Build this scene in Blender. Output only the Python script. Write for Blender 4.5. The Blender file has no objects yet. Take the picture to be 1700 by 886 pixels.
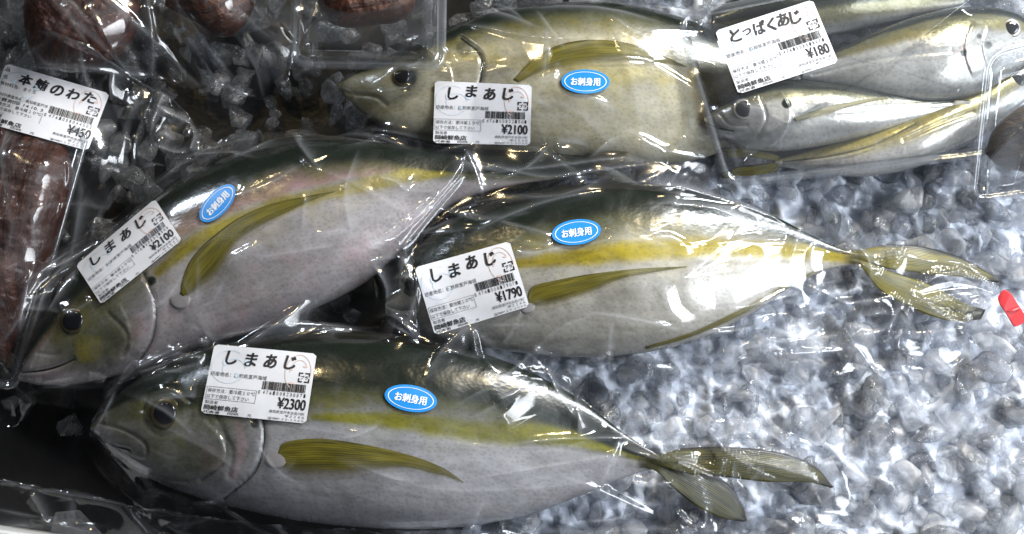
import bpy, math, random
import numpy as np
from math import radians as R

# ------------------------------------------------------------------ camera, world, lamps
scene = bpy.context.scene
TILT = R(10.0)
DIST = 0.80
TGT = np.array([0.0, 0.0, 0.022])
WIDTH = 0.55                                     # metres of ice seen across the frame
LENS = 36.0 * DIST / WIDTH
cam_d = bpy.data.cameras.new('camera')
cam = bpy.data.objects.new('camera', cam_d)
scene.collection.objects.link(cam)
CAM = TGT + DIST * np.array([0.0, -math.sin(TILT), math.cos(TILT)])
cam.location = CAM
cam.rotation_euler = (TILT, 0, 0)
cam_d.lens = LENS
cam_d.sensor_width = 36.0
cam_d.clip_start = 0.01
cam_d.clip_end = 50.0
scene.camera = cam

world = bpy.data.worlds.new('World')
scene.world = world
world.use_nodes = True
# the stall stands under a dark roof; daylight comes in from its open right side
wt = world.node_tree
bgn = wt.nodes['Background']
wtc = wt.nodes.new('ShaderNodeTexCoord')
wdot = wt.nodes.new('ShaderNodeVectorMath'); wdot.operation = 'DOT_PRODUCT'
wt.links.new(wtc.outputs['Generated'], wdot.inputs[0])
wdot.inputs[1].default_value = (0.86, 0.02, 0.51)
wmr = wt.nodes.new('ShaderNodeMapRange'); wmr.interpolation_type = 'SMOOTHSTEP'
wt.links.new(wdot.outputs['Value'], wmr.inputs[0])
for k_, q_ in enumerate((0.55, 0.95, 0.012, 0.60)):
    wmr.inputs[1 + k_].default_value = q_
bgn.inputs[0].default_value = (0.80, 0.88, 1.0, 1)
wt.links.new(wmr.outputs[0], bgn.inputs[1])

def lamp(name, loc, aim, power, size, col, spread=180, size_y=None):
    d = bpy.data.lights.new(name, 'AREA')
    d.energy = power
    d.color = col
    d.shape = 'ELLIPSE' if size_y else 'DISK'
    d.size = size
    if size_y:
        d.size_y = size_y
    d.spread = R(spread)
    o = bpy.data.objects.new(name, d)
    scene.collection.objects.link(o)
    o.location = loc
    from mathutils import Vector
    o.rotation_euler = (Vector(aim) - Vector(loc)).to_track_quat('-Z', 'Y').to_euler()
    return o

lamp('daylight_opening', (0.98, -0.10, 0.68), (0.40, -0.08, 0.0), 5.2, 0.90, (0.89, 0.94, 1.0), 76, 0.64)
lamp('back_daylight', (0.64, 0.66, 0.62), (0.18, 0.02, 0.0), 3.0, 0.27, (0.92, 0.96, 1.0), 70, 0.19)
lamp('left_glint_lamp', (-0.62, 0.62, 0.62), (-0.15, 0.0, 0.0), 0.45, 0.12, (0.80, 0.88, 1.0), 70, 0.09)  # added dim cool lamp, there to put glints on left-facing film slopes
lamp('warm_bulb', (0.50, 0.72, 0.80), (0.2, 0.1, 0.0), 2.2, 0.08, (1.0, 0.78, 0.42), 120)
lamp('warm_bulb_far', (-0.30, 0.60, 0.80), (-0.1, 0.1, 0.0), 0.45, 0.07, (1.0, 0.78, 0.42), 120)

vs = scene.view_settings
vs.view_transform = 'Standard'
vs.look = 'None'
vs.exposure = -0.3
vs.gamma = 1.0
scene.render.engine = 'CYCLES'
cy = scene.cycles
cy.use_denoising = True
cy.max_bounces = 10
cy.diffuse_bounces = 3
cy.glossy_bounces = 4
cy.transmission_bounces = 8
cy.transparent_max_bounces = 24
cy.caustics_reflective = False
cy.caustics_refractive = False
cy.sample_clamp_indirect = 4.0

# ------------------------------------------------------------------ picture point <-> place
FPX = 1700.0 * LENS / 36.0
CT, ST = math.cos(TILT), math.sin(TILT)

def W(px, py, z):
    """point of the plane at height z seen at photograph pixel (px, py)"""
    px = np.asarray(px, float); py = np.asarray(py, float); z = np.asarray(z, float)
    a = (px - 850.0) / FPX
    b = (443.0 - py) / FPX
    dx, dy, dz = a, b * CT + ST, b * ST - CT
    t = (z - CAM[2]) / dz
    return CAM[0] + dx * t, CAM[1] + dy * t

def PX(x, y, z):
    x = np.asarray(x) - CAM[0]; y = np.asarray(y) - CAM[1]; z = np.asarray(z) - CAM[2]
    yc = y * CT + z * ST
    zc = -y * ST + z * CT
    return 850.0 + FPX * x / -zc, 443.0 - FPX * yc / -zc

ZREF = 0.022
MM = 0.001
PXM = WIDTH / 1700.0                              # metres per photograph pixel

# ------------------------------------------------------------------ noise and curves
rng = np.random.default_rng(7)
PERM = np.concatenate([rng.permutation(256)] * 3)
GR = np.stack([np.cos(np.linspace(0, 2 * np.pi, 256, endpoint=False)),
               np.sin(np.linspace(0, 2 * np.pi, 256, endpoint=False))], 1)

def noise(x, y, seed=0):
    x = np.asarray(x, float) + seed * 17.31
    y = np.asarray(y, float) + seed * 9.77
    xi = np.floor(x).astype(int); yi = np.floor(y).astype(int)
    xf = x - xi; yf = y - yi
    u = xf ** 3 * (xf * (xf * 6 - 15) + 10); v = yf ** 3 * (yf * (yf * 6 - 15) + 10)
    def g(i, j, fx, fy):
        k = PERM[(PERM[(xi + i) & 255] + ((yi + j) & 255))]
        gr = GR[k & 255]
        return gr[..., 0] * fx + gr[..., 1] * fy
    a = g(0, 0, xf, yf); b = g(1, 0, xf - 1, yf); c = g(0, 1, xf, yf - 1); d = g(1, 1, xf - 1, yf - 1)
    return (a + (b - a) * u + (c - a) * v + (a - b - c + d) * u * v) * 1.5

def fbm(x, y, seed=0, o=4):
    s = 0; a = 1.0
    for k in range(o):
        s = s + a * noise(x * 2 ** k, y * 2 ** k, seed + k * 3); a *= 0.5
    return s

def ridge(x, y, seed=0, o=3):
    s = 0; a = 1.0
    for k in range(o):
        s = s + a * (1 - np.abs(noise(x * 2 ** k, y * 2 ** k, seed + k * 5)) * 2.0); a *= 0.45
    return s

def facet(x, y, seed=0):
    """crumpled-sheet relief: Voronoi cones meeting in sharp creases"""
    xi = np.floor(x).astype(int); yi = np.floor(y).astype(int)
    best = np.full(np.shape(x), 9.0); second = np.full(np.shape(x), 9.0)
    for i in (-1, 0, 1):
        for j in (-1, 0, 1):
            h = PERM[(PERM[(xi + i + seed * 13) & 255] + ((yi + j + seed * 7) & 255))]
            h2 = PERM[h + 37]
            cx = xi + i + h / 255.0; cy_ = yi + j + h2 / 255.0
            d = np.hypot(x - cx, y - cy_)
            second = np.minimum(second, np.maximum(best, d)); best = np.minimum(best, d)
    return best, second

def sm(a, b, x):
    t = np.clip((x - a) / (b - a), 0, 1)
    return t * t * (3 - 2 * t)

def spline(pts, n):
    """Catmull-Rom through pts, n samples evenly spaced along its length"""
    p = np.array(pts, float)
    q = np.vstack([2 * p[0] - p[1], p, 2 * p[-1] - p[-2]])
    out = []
    for i in range(len(p) - 1):
        t = np.linspace(0, 1, 24, endpoint=False)[:, None]
        a, b, c, d = q[i], q[i + 1], q[i + 2], q[i + 3]
        out.append(0.5 * (2 * b + (c - a) * t + (2 * a - 5 * b + 4 * c - d) * t ** 2 + (3 * b - a - 3 * c + d) * t ** 3))
    o = np.vstack(out + [p[-1:]])
    s = np.concatenate([[0], np.cumsum(np.linalg.norm(np.diff(o, axis=0), axis=1))])
    si = np.linspace(0, s[-1], n)
    return np.stack([np.interp(si, s, o[:, k]) for k in range(p.shape[1])], 1)

def seg_dist(X, Y, pts):
    """distance to a polyline, and how far along it (0..1) the nearest point lies, and side"""
    pts = np.asarray(pts, float)
    L = np.concatenate([[0], np.cumsum(np.hypot(*np.diff(pts, axis=0).T))])
    best = np.full(np.shape(X), 1e9); al = np.zeros(np.shape(X)); sd = np.zeros(np.shape(X))
    for i in range(len(pts) - 1):
        (x0, y0), (x1, y1) = pts[i], pts[i + 1]
        vx, vy = x1 - x0, y1 - y0
        l2 = vx * vx + vy * vy + 1e-12
        t = np.clip(((X - x0) * vx + (Y - y0) * vy) / l2, 0, 1)
        d = np.hypot(X - x0 - t * vx, Y - y0 - t * vy)
        m = d < best
        best = np.where(m, d, best)
        al = np.where(m, (L[i] + t * math.sqrt(l2)) / L[-1], al)
        sd = np.where(m, (X - x0) * vy - (Y - y0) * vx, sd)
    return best, al, sd

def inside(X, Y, poly):
    r = np.zeros(np.shape(X), bool)
    n = len(poly)
    for i in range(n):
        x0, y0 = poly[i]; x1, y1 = poly[(i + 1) % n]
        if y0 == y1:
            continue
        c = ((y0 > Y) != (y1 > Y)) & (X < (x1 - x0) * (Y - y0) / (y1 - y0) + x0)
        r ^= c
    return r

# ------------------------------------------------------------------ objects
COL = scene.collection

def tag(o, label=None, cat=None, group=None, kind=None):
    if label: o['label'] = label
    if cat: o['category'] = cat
    if group: o['group'] = group
    if kind: o['kind'] = kind
    return o

def thing(name, px, py, label, cat, group=None):
    o = bpy.data.objects.new(name, None)
    o.empty_display_size = 0.01
    x, y = W(px, py, 0)
    o.location = (float(x), float(y), 0.0)
    COL.objects.link(o)
    return tag(o, label, cat, group)

def root_of(o):
    while o.parent:
        o = o.parent
    return o

def build(name, v, faces, mat, parent=None, smooth=True, attrs=None, uv=None, mats=None, mat_idx=None):
    v = np.asarray(v, np.float64).copy()
    if parent is not None:
        v -= np.array(root_of(parent).location)
    me = bpy.data.meshes.new(name)
    F = np.asarray(faces) if not isinstance(faces, list) else None
    if F is not None and F.ndim == 2:
        nv = F.shape[1]
        me.vertices.add(len(v)); me.vertices.foreach_set('co', v.ravel().astype(np.float32))
        me.loops.add(F.size); me.loops.foreach_set('vertex_index', F.ravel().astype(np.int32))
        me.polygons.add(len(F))
        me.polygons.foreach_set('loop_start', np.arange(0, F.size, nv, dtype=np.int32))
        me.update(calc_edges=True)
    else:
        me.from_pydata([tuple(p) for p in v], [], [tuple(int(i) for i in f) for f in faces])
    me.validate()
    for m in (mats or [mat]):
        me.materials.append(m)
    if mat_idx is not None:
        me.polygons.foreach_set('material_index', np.asarray(mat_idx, np.int32))
    if smooth:
        me.polygons.foreach_set('use_smooth', np.ones(len(me.polygons), bool))
    for k, a in (attrs or {}).items():
        at = me.attributes.new(k, 'FLOAT', 'POINT')
        at.data.foreach_set('value', np.asarray(a, np.float32).ravel())
    if uv is not None:
        ul = me.uv_layers.new(name='UVMap')
        li = np.empty(len(me.loops), np.int32); me.loops.foreach_get('vertex_index', li)
        ul.data.foreach_set('uv', np.asarray(uv, np.float32)[li].ravel())
    me.update()
    o = bpy.data.objects.new(name, me)
    COL.objects.link(o)
    if parent is not None:
        o.parent = parent
    return o

def grid_faces(n, m, wrap=False):
    i = np.arange(n - 1)[:, None]; j = np.arange(m if wrap else m - 1)[None, :]
    jn = (j + 1) % m
    return np.stack([i * m + j, (i + 1) * m + j, (i + 1) * m + jn, i * m + jn], -1).reshape(-1, 4)

def slab(name, P, Z, thick, mat, parent, uv=None, attrs=None):
    """closed thin solid from a grid of xy points P (n,m,2) and heights Z (n,m)"""
    n, m = Z.shape
    top = np.concatenate([P, Z[..., None]], -1).reshape(-1, 3)
    bot = top - np.array([0, 0, thick])
    F = grid_faces(n, m)
    N = n * m
    fs = [tuple(f) for f in F[:, ::-1]] + [tuple(f + N) for f in F]
    ring = [j for j in range(m)] + [i * m + m - 1 for i in range(1, n)] + [(n - 1) * m + j for j in range(m - 2, -1, -1)] + [i * m for i in range(n - 2, 0, -1)]
    for a, b in zip(ring, ring[1:] + ring[:1]):
        fs.append((a, b, b + N, a + N))
    if uv is not None:
        uv = np.concatenate([uv.reshape(-1, 2)] * 2)
    if attrs:
        attrs = {k: np.concatenate([a.ravel()] * 2) for k, a in attrs.items()}
    o = build(name, np.vstack([top, bot]), np.array(fs), mat, parent, True, attrs, uv)
    import bmesh
    bm = bmesh.new(); bm.from_mesh(o.data)
    bmesh.ops.recalc_face_normals(bm, faces=bm.faces[:])
    bm.to_mesh(o.data); bm.free()
    return o

# ------------------------------------------------------------------ materials
class NT:
    def __init__(s, name):
        s.m = bpy.data.materials.new(name); s.m.use_nodes = True
        s.t = s.m.node_tree; s.t.nodes.clear()
        s.out = s.n('ShaderNodeOutputMaterial')
    def n(s, t, **k):
        x = s.t.nodes.new(t)
        for a, b in k.items():
            setattr(x, a, b)
        return x
    def l(s, a, b):
        s.t.links.new(a, b)
    def set(s, sock, v):
        if isinstance(v, bpy.types.NodeSocket): s.l(v, sock)
        elif isinstance(v, tuple) and len(v) == 3 and sock.type == 'RGBA': sock.default_value = (*v, 1)
        else: sock.default_value = v
    def attr(s, name):
        return s.n('ShaderNodeAttribute', attribute_name=name).outputs['Fac']
    def uv(s):
        return s.n('ShaderNodeTexCoord').outputs['UV']
    def obj(s):
        return s.n('ShaderNodeTexCoord').outputs['Object']
    def mapping(s, vec, scale):
        x = s.n('ShaderNodeMapping'); s.l(vec, x.inputs['Vector']); x.inputs['Scale'].default_value = scale
        return x.outputs[0]
    def noise(s, vec, scale, detail=4, rough=0.55, dist=0.0):
        x = s.n('ShaderNodeTexNoise'); s.l(vec, x.inputs['Vector'])
        x.inputs['Scale'].default_value = scale; x.inputs['Detail'].default_value = detail
        x.inputs['Roughness'].default_value = rough; x.inputs['Distortion'].default_value = dist
        return x.outputs['Fac']
    def vor(s, vec, scale, feature='F1'):
        x = s.n('ShaderNodeTexVoronoi', feature=feature); s.l(vec, x.inputs['Vector'])
        x.inputs['Scale'].default_value = scale
        return x.outputs['Distance']
    def math(s, op, a, b=0.0, c=0.0):
        x = s.n('ShaderNodeMath', operation=op)
        s.set(x.inputs[0], a); s.set(x.inputs[1], b)
        if op in ('MULTIPLY_ADD',): s.set(x.inputs[2], c)
        return x.outputs[0]
    def ss(s, v, a, b, lo=0.0, hi=1.0):
        x = s.n('ShaderNodeMapRange', interpolation_type='SMOOTHSTEP'); s.set(x.inputs[0], v)
        for i, q in enumerate((a, b, lo, hi)): s.set(x.inputs[1 + i], q)
        return x.outputs[0]
    def mix(s, f, a, b, mode='MIX'):
        x = s.n('ShaderNodeMix', data_type='RGBA', blend_type=mode)
        s.set(x.inputs['Factor'], f); s.set(x.inputs[6], a); s.set(x.inputs[7], b)
        return x.outputs[2]
    def bump(s, h, strength, dist, nrm=None):
        x = s.n('ShaderNodeBump'); s.l(h, x.inputs['Height'])
        x.inputs['Strength'].default_value = strength; x.inputs['Distance'].default_value = dist
        if nrm is not None: s.l(nrm, x.inputs['Normal'])
        return x.outputs[0]
    def bsdf(s, **k):
        x = s.n('ShaderNodeBsdfPrincipled')
        for a, b in k.items():
            s.set(x.inputs[a.replace('_', ' ')], b)
        return x
    def fin(s, sh):
        s.l(sh, s.out.inputs['Surface']); return s.m

def film_mat(name, refl=2.1, haze=0.004, rough=0.11, tint=(0.985, 0.99, 1.0), hazevar=0.028, bumpy=0.08):
    t = NT(name)
    fr = t.n('ShaderNodeLayerWeight'); fr.inputs['Blend'].default_value = 0.5
    fac = t.math('MULTIPLY_ADD', t.math('POWER', fr.outputs['Facing'], 4.5), 0.75, 0.043 * refl)
    nb = t.noise(t.obj(), 260, 3)
    bp = t.bump(nb, bumpy, 0.0006)
    t.l(bp, fr.inputs['Normal'])
    tr = t.n('ShaderNodeBsdfTransparent'); t.set(tr.inputs[0], tint)
    gl = t.n('ShaderNodeBsdfGlossy'); gl.inputs['Roughness'].default_value = rough; t.l(bp, gl.inputs['Normal'])
    df = t.n('ShaderNodeBsdfDiffuse'); df.inputs[0].default_value = (0.80, 0.83, 0.90, 1)
    hz = t.ss(t.noise(t.obj(), 38, 4, 0.6, 0.6), 0.54, 0.80, haze, haze + hazevar)
    hz = t.math('MULTIPLY_ADD', t.attr('crease'), 0.20, hz)
    m1 = t.n('ShaderNodeMixShader'); t.l(hz, m1.inputs[0]); t.l(tr.outputs[0], m1.inputs[1]); t.l(df.outputs[0], m1.inputs[2])
    m2 = t.n('ShaderNodeMixShader'); t.l(fac, m2.inputs[0]); t.l(m1.outputs[0], m2.inputs[1]); t.l(gl.outputs[0], m2.inputs[2])
    return t.fin(m2.outputs[0])

def fish_mat(name, silver=(0.60, 0.57, 0.58), pinkc=(0.50, 0.34, 0.38), yel=(0.42, 0.33, 0.02), dark=(0.005, 0.008, 0.005), olive=(0.060, 0.064, 0.030), metal=0.04, blotch=0.5):
    t = NT(name)
    uv = t.uv()
    n1 = t.noise(t.mapping(uv, (60, 60, 1)), 1.0, 5, 0.6)
    n2 = t.noise(t.mapping(uv, (420, 700, 1)), 1.0, 3, 0.6)
    n3 = t.noise(t.mapping(uv, (24, 70, 1)), 1.0, 4, 0.6, 0.5)
    v1 = t.vor(t.mapping(uv, (430, 560, 1)), 1.0)
    wob = t.math('ADD', t.math('MULTIPLY', t.math('SUBTRACT', n1, 0.5), 0.60), t.math('MULTIPLY', t.math('SUBTRACT', n2, 0.5), 0.16))
    c = t.mix(t.ss(n3, 0.3, 0.7), silver, tuple(x * 0.70 for x in silver))
    c = t.mix(t.ss(n2, 0.5, 0.85, 0.0, 0.25), c, tuple(min(1, x * 1.2) for x in silver))
    c = t.mix(t.math('MULTIPLY', t.ss(t.math('ADD', t.attr('pink'), wob), 0.35, 0.75), blotch), c, pinkc)
    c = t.mix(t.ss(t.math('ADD', t.attr('olive'), wob), 0.25, 0.95), c, olive)
    c = t.mix(t.ss(t.math('ADD', t.attr('yellow'), t.math('MULTIPLY', wob, 1.4)), 0.12, 1.15), c, t.mix(t.ss(n3, 0.3, 0.75), yel, tuple(x * 0.5 for x in yel)))
    c = t.mix(t.ss(t.math('ADD', t.attr('dark'), wob), 0.3, 0.85), c, t.mix(n2, dark, tuple(x * 2.6 for x in dark)))
    c = t.mix(t.ss(v1, 0.15, 0.6, 0.18, 0.0), c, (0.02, 0.02, 0.018))
    n4 = t.noise(t.mapping(uv, (26, 44, 1)), 1.0, 5, 0.65, 0.5)
    c = t.mix(t.ss(n4, 0.45, 0.75, 0.0, 0.5), c, (0.45, 0.42, 0.34), 'MULTIPLY')
    n5 = t.noise(t.mapping(uv, (60, 260, 1)), 1.0, 4, 0.65, 0.4)
    c = t.mix(t.ss(n5, 0.48, 0.8, 0.0, 0.32), c, (0.45, 0.43, 0.40), 'MULTIPLY')
    b1 = t.bump(v1, 0.12, 0.0005)
    b2 = t.bump(n1, 0.10, 0.0010, b1)
    b = t.bsdf(Base_Color=c, Metallic=metal, Roughness=t.ss(n1, 0.3, 0.7, 0.18, 0.33), Normal=b2)
    b.inputs['Specular IOR Level'].default_value = 0.5
    b.inputs['Coat Weight'].default_value = 0.08
    b.inputs['Coat Roughness'].default_value = 0.12
    return t.fin(b.outputs[0])

def fin_mat(name, base, base2, edge=(0.012, 0.012, 0.008)):
    t = NT(name)
    uv = t.uv()
    w = t.n('ShaderNodeTexWave', wave_type='BANDS', bands_direction='Y'); t.l(uv, w.inputs[0])
    w.inputs['Scale'].default_value = 5.5; w.inputs['Distortion'].default_value = 1.0; w.inputs['Detail'].default_value = 2
    n = t.noise(t.mapping(uv, (4, 9, 1)), 1.0, 4)
    c = t.mix(t.ss(n, 0.3, 0.7), base, base2)
    c = t.mix(t.math('MULTIPLY', w.outputs['Fac'], 0.22), c, edge)
    c = t.mix(t.ss(t.math('ADD', t.attr('dark'), t.math('MULTIPLY', t.math('SUBTRACT', n, 0.5), 0.6)), 0.3, 0.9), c, edge)
    b = t.bsdf(Base_Color=c, Roughness=0.36, Normal=t.bump(w.outputs['Fac'], 0.3, 0.0004))
    tr = t.n('ShaderNodeBsdfTransparent'); t.set(tr.inputs[0], tuple(min(1, x * 0.1 + 0.95) for x in base))
    m = t.n('ShaderNodeMixShader')
    t.l(t.math('MINIMUM', t.math('MAXIMUM', t.math('ADD', t.attr('thin'), t.math('MULTIPLY', t.math('SUBTRACT', n, 0.5), 0.35)), 0.02), 0.985), m.inputs[0])
    t.l(b.outputs[0], m.inputs[1]); t.l(tr.outputs[0], m.inputs[2])
    return t.fin(m.outputs[0])

def flat_mat(name, col, rough=0.5, spec=0.5, **k):
    t = NT(name)
    n = t.noise(t.obj(), 300, 3)
    c = t.mix(n, tuple(x * 0.92 for x in col), tuple(min(1, x * 1.06) for x in col))
    b = t.bsdf(Base_Color=c, Roughness=rough)
    b.inputs['Specular IOR Level'].default_value = spec
    for a, q in k.items():
        b.inputs[a.replace('_', ' ')].default_value = q
    return t.fin(b.outputs[0])

def meat_mat(name, a, b_, c_, rough=0.38):
    t = NT(name)
    uv = t.uv()
    n = t.noise(t.mapping(uv, (14, 120, 1)), 1.0, 6, 0.7, 1.2)
    n2 = t.noise(t.mapping(uv, (70, 130, 1)), 1.0, 6, 0.7, 0.8)
    c = t.mix(t.ss(n, 0.38, 0.60), a, b_)
    c = t.mix(t.ss(n2, 0.52, 0.8, 0, 0.7), c, c_)
    b = t.bsdf(Base_Color=c, Roughness=rough, Normal=t.bump(t.math('ADD', n, t.math('MULTIPLY', n2, 0.8)), 0.9, 0.0030))
    b.inputs['Coat Weight'].default_value = 0.22
    b.inputs['Coat Roughness'].default_value = 0.08
    return t.fin(b.outputs[0])

def ice_bed_mat():
    t = NT('packed_ice')
    o = t.obj()
    n = t.noise(o, 110, 6, 0.65, 0.6)
    c = t.mix(t.ss(n, 0.3, 0.7), (0.46, 0.50, 0.58), (0.60, 0.635, 0.70))
    b = t.bsdf(Base_Color=c, Roughness=0.25, Normal=t.bump(n, 0.45, 0.003))
    return t.fin(b.outputs[0])

def ice_mat(name, clear, white, lo, hi, rough=0.10, refract=0.0):
    t = NT(name)
    o = t.obj()
    n = t.noise(o, 90, 4, 0.6, 0.5)
    n2 = t.noise(o, 420, 4, 0.65)
    n3 = t.noise(o, 28, 3, 0.5)
    tint = t.mix(t.ss(n2, 0.35, 0.65), white, tuple(x * 0.93 for x in white))
    milk = t.ss(t.math('ADD', n, t.math('MULTIPLY', t.math('SUBTRACT', n2, 0.5), 0.22)), 0.36, 0.68, lo, hi)
    b = t.bsdf(Base_Color=tint, Roughness=0.3, Normal=t.bump(n2, 0.25, 0.0012))
    b.inputs['Subsurface Weight'].default_value = 1.0
    b.inputs['Subsurface Radius'].default_value = (0.030, 0.034, 0.040)
    b.inputs['Subsurface Scale'].default_value = 1.0
    tl = t.n('ShaderNodeBsdfTranslucent'); t.l(tint, tl.inputs[0])
    mt = t.n('ShaderNodeMixShader'); mt.inputs[0].default_value = 0.45; t.l(b.outputs[0], mt.inputs[1]); t.l(tl.outputs[0], mt.inputs[2])
    b = mt
    tr = t.n('ShaderNodeBsdfTransparent'); t.set(tr.inputs[0], clear)
    body_ = tr.outputs[0]
    if refract:
        rf = t.n('ShaderNodeBsdfRefraction'); rf.inputs['IOR'].default_value = 1.25; rf.inputs['Roughness'].default_value = 0.03; t.set(rf.inputs[0], clear)
        m0 = t.n('ShaderNodeMixShader'); m0.inputs[0].default_value = refract; t.l(tr.outputs[0], m0.inputs[1]); t.l(rf.outputs[0], m0.inputs[2])
        body_ = m0.outputs[0]
    m1 = t.n('ShaderNodeMixShader'); t.l(milk, m1.inputs[0]); t.l(body_, m1.inputs[1]); t.l(b.outputs[0], m1.inputs[2])
    gl = t.n('ShaderNodeBsdfGlossy'); gl.inputs['Roughness'].default_value = rough
    bn = t.bump(t.math('ADD', n2, n), 0.35, 0.002)
    t.l(bn, gl.inputs['Normal'])
    fr = t.n('ShaderNodeLayerWeight'); fr.inputs['Blend'].default_value = 0.5; t.l(bn, fr.inputs['Normal'])
    m2 = t.n('ShaderNodeMixShader'); t.l(t.math('MULTIPLY_ADD', t.math('POWER', fr.outputs['Facing'], 4.0), 0.40, 0.045), m2.inputs[0]); t.l(m1.outputs[0], m2.inputs[1]); t.l(gl.outputs[0], m2.inputs[2])
    return t.fin(m2.outputs[0])

M = {}
M['film'] = film_mat('bag_film')
M['film_thin'] = film_mat('bag_film_clearer', 1.5, 0.015, 0.06, hazevar=0.03)
M['clear'] = film_mat('clear_tray_plastic', 3.2, 0.02, 0.05, (0.96, 0.97, 0.98), 0.015, 0.02)
M['rim'] = film_mat('tray_rim_plastic', 4.5, 0.10, 0.05, (0.92, 0.94, 0.96), 0.08, 0.02)
M['fish_d'] = fish_mat('jack_skin_lilac', (0.36, 0.355, 0.375), yel=(0.21, 0.20, 0.010))
M['fish_a'] = fish_mat('jack_skin_rosy', (0.38, 0.355, 0.36), (0.42, 0.25, 0.26), (0.34, 0.28, 0.014), blotch=0.85)
M['fish_b'] = fish_mat('jack_skin_golden', (0.44, 0.42, 0.33), (0.36, 0.31, 0.13), (0.40, 0.32, 0.03))
M['fish_c'] = fish_mat('jack_skin_ivory', (0.46, 0.44, 0.39), (0.46, 0.36, 0.33), (0.46, 0.36, 0.015))
M['aji'] = fish_mat('mackerel_skin', (0.60, 0.60, 0.58), (0.55, 0.42, 0.40), (0.45, 0.36, 0.08), (0.02, 0.024, 0.022), (0.18, 0.17, 0.09), 0.35)
M['fin_y'] = fin_mat('yellow_fin', (0.21, 0.175, 0.012), (0.10, 0.088, 0.010))
M['fin_d'] = fin_mat('dark_fin', (0.020, 0.020, 0.012), (0.035, 0.033, 0.016))
M['fin_t'] = fin_mat('tail_fin_skin', (0.19, 0.16, 0.008), (0.060, 0.056, 0.010))
M['fin_td'] = fin_mat('dark_tail_fin_skin', (0.11, 0.10, 0.018), (0.035, 0.036, 0.016))
M['fin_brown'] = fin_mat('brown_tail_fin_skin', (0.055, 0.045, 0.014), (0.022, 0.020, 0.010))
M['pale_fin'] = fin_mat('pale_fin', (0.40, 0.36, 0.20), (0.28, 0.26, 0.16), (0.1, 0.09, 0.05))
M['iris'] = flat_mat('iris_gold', (0.085, 0.072, 0.035), 0.25, Metallic=0.5)
M['iris_s'] = flat_mat('iris_silver', (0.42, 0.40, 0.36), 0.25, Metallic=0.5)
M['flesh'] = flat_mat('pale_flesh', (0.25, 0.235, 0.23), 0.22)
M['pupil'] = flat_mat('pupil_black', (0.006, 0.006, 0.008), 0.08, 0.8)
M['paper'] = flat_mat('label_paper', (0.68, 0.69, 0.73), 0.45)
M['paper_grey'] = flat_mat('wet_grey_paper', (0.16, 0.155, 0.15), 0.5)
M['ink'] = flat_mat('black_ink', (0.012, 0.012, 0.016), 0.5)
M['ink_grey'] = flat_mat('worn_ink', (0.10, 0.10, 0.12), 0.5)
M['orange_ink'] = flat_mat('faint_orange_ink', (0.68, 0.50, 0.44), 0.5)
M['blue_ink'] = flat_mat('faint_blue_ink', (0.60, 0.70, 0.80), 0.5)
M['blue'] = flat_mat('sticker_blue', (0.010, 0.235, 0.66), 0.35)
M['white'] = flat_mat('sticker_white', (0.80, 0.84, 0.88), 0.4)
M['red'] = flat_mat('red_tape', (0.42, 0.004, 0.010), 0.6)
M['pink'] = flat_mat('tape_fold', (0.55, 0.07, 0.08), 0.4)
M['meat'] = meat_mat('tuna_offal', (0.085, 0.030, 0.017), (0.034, 0.011, 0.007), (0.12, 0.055, 0.04))
M['meat2'] = meat_mat('brown_offal', (0.13, 0.05, 0.028), (0.05, 0.018, 0.012), (0.20, 0.11, 0.07))
M['brownfish'] = meat_mat('brown_fillet', (0.05, 0.028, 0.012), (0.018, 0.012, 0.007), (0.13, 0.08, 0.03))
M['ice_bed'] = ice_bed_mat()
M['ice'] = ice_mat('cloudy_ice', (0.975, 0.982, 0.992), (0.91, 0.935, 0.985), 0.20, 0.62, 0.06)
M['ice_clear'] = ice_mat('clear_wet_ice', (0.96, 0.97, 0.985), (0.72, 0.74, 0.78), 0.02, 0.30, refract=0.4)
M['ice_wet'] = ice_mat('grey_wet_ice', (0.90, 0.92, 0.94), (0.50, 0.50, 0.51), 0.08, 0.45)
M['foam'] = flat_mat('white_foam', (0.78, 0.79, 0.80), 0.6)

def floor_mat():
    t = NT('box_floor')
    n = t.noise(t.obj(), 30, 5, 0.6)
    c = t.mix(n, (0.008, 0.008, 0.009), (0.026, 0.025, 0.025))
    b = t.bsdf(Base_Color=c, Roughness=0.3, Normal=t.bump(n, 0.3, 0.003))
    return t.fin(b.outputs[0])
M['floor'] = floor_mat()

# ------------------------------------------------------------------ height map of what lies in the box
GX0, GX1, GY0, GY1 = -0.315, 0.315, -0.185, 0.205
ST_ = 0.00065
gx = np.arange(GX0, GX1, ST_); gy = np.arange(GY0, GY1, ST_)
NX, NY = len(gx), len(gy)
X2, Y2 = np.meshgrid(gx, gy)                       # (NY, NX)
H = np.zeros((NY, NX))                             # top of everything laid so far

def splat(Hm, x, y, z):
    i = np.clip(np.round((y - GY0) / ST_).astype(int), 0, NY - 1)
    j = np.clip(np.round((x - GX0) / ST_).astype(int), 0, NX - 1)
    np.maximum.at(Hm, (i.ravel(), j.ravel()), np.asarray(z).ravel())

def sampleH(Hm, x, y):
    fx = np.clip((np.asarray(x) - GX0) / ST_, 0, NX - 1.001); fy = np.clip((np.asarray(y) - GY0) / ST_, 0, NY - 1.001)
    j = fx.astype(int); i = fy.astype(int); u = fx - j; v = fy - i
    return (Hm[i, j] * (1 - u) + Hm[i, j + 1] * u) * (1 - v) + (Hm[i + 1, j] * (1 - u) + Hm[i + 1, j + 1] * u) * v

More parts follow.
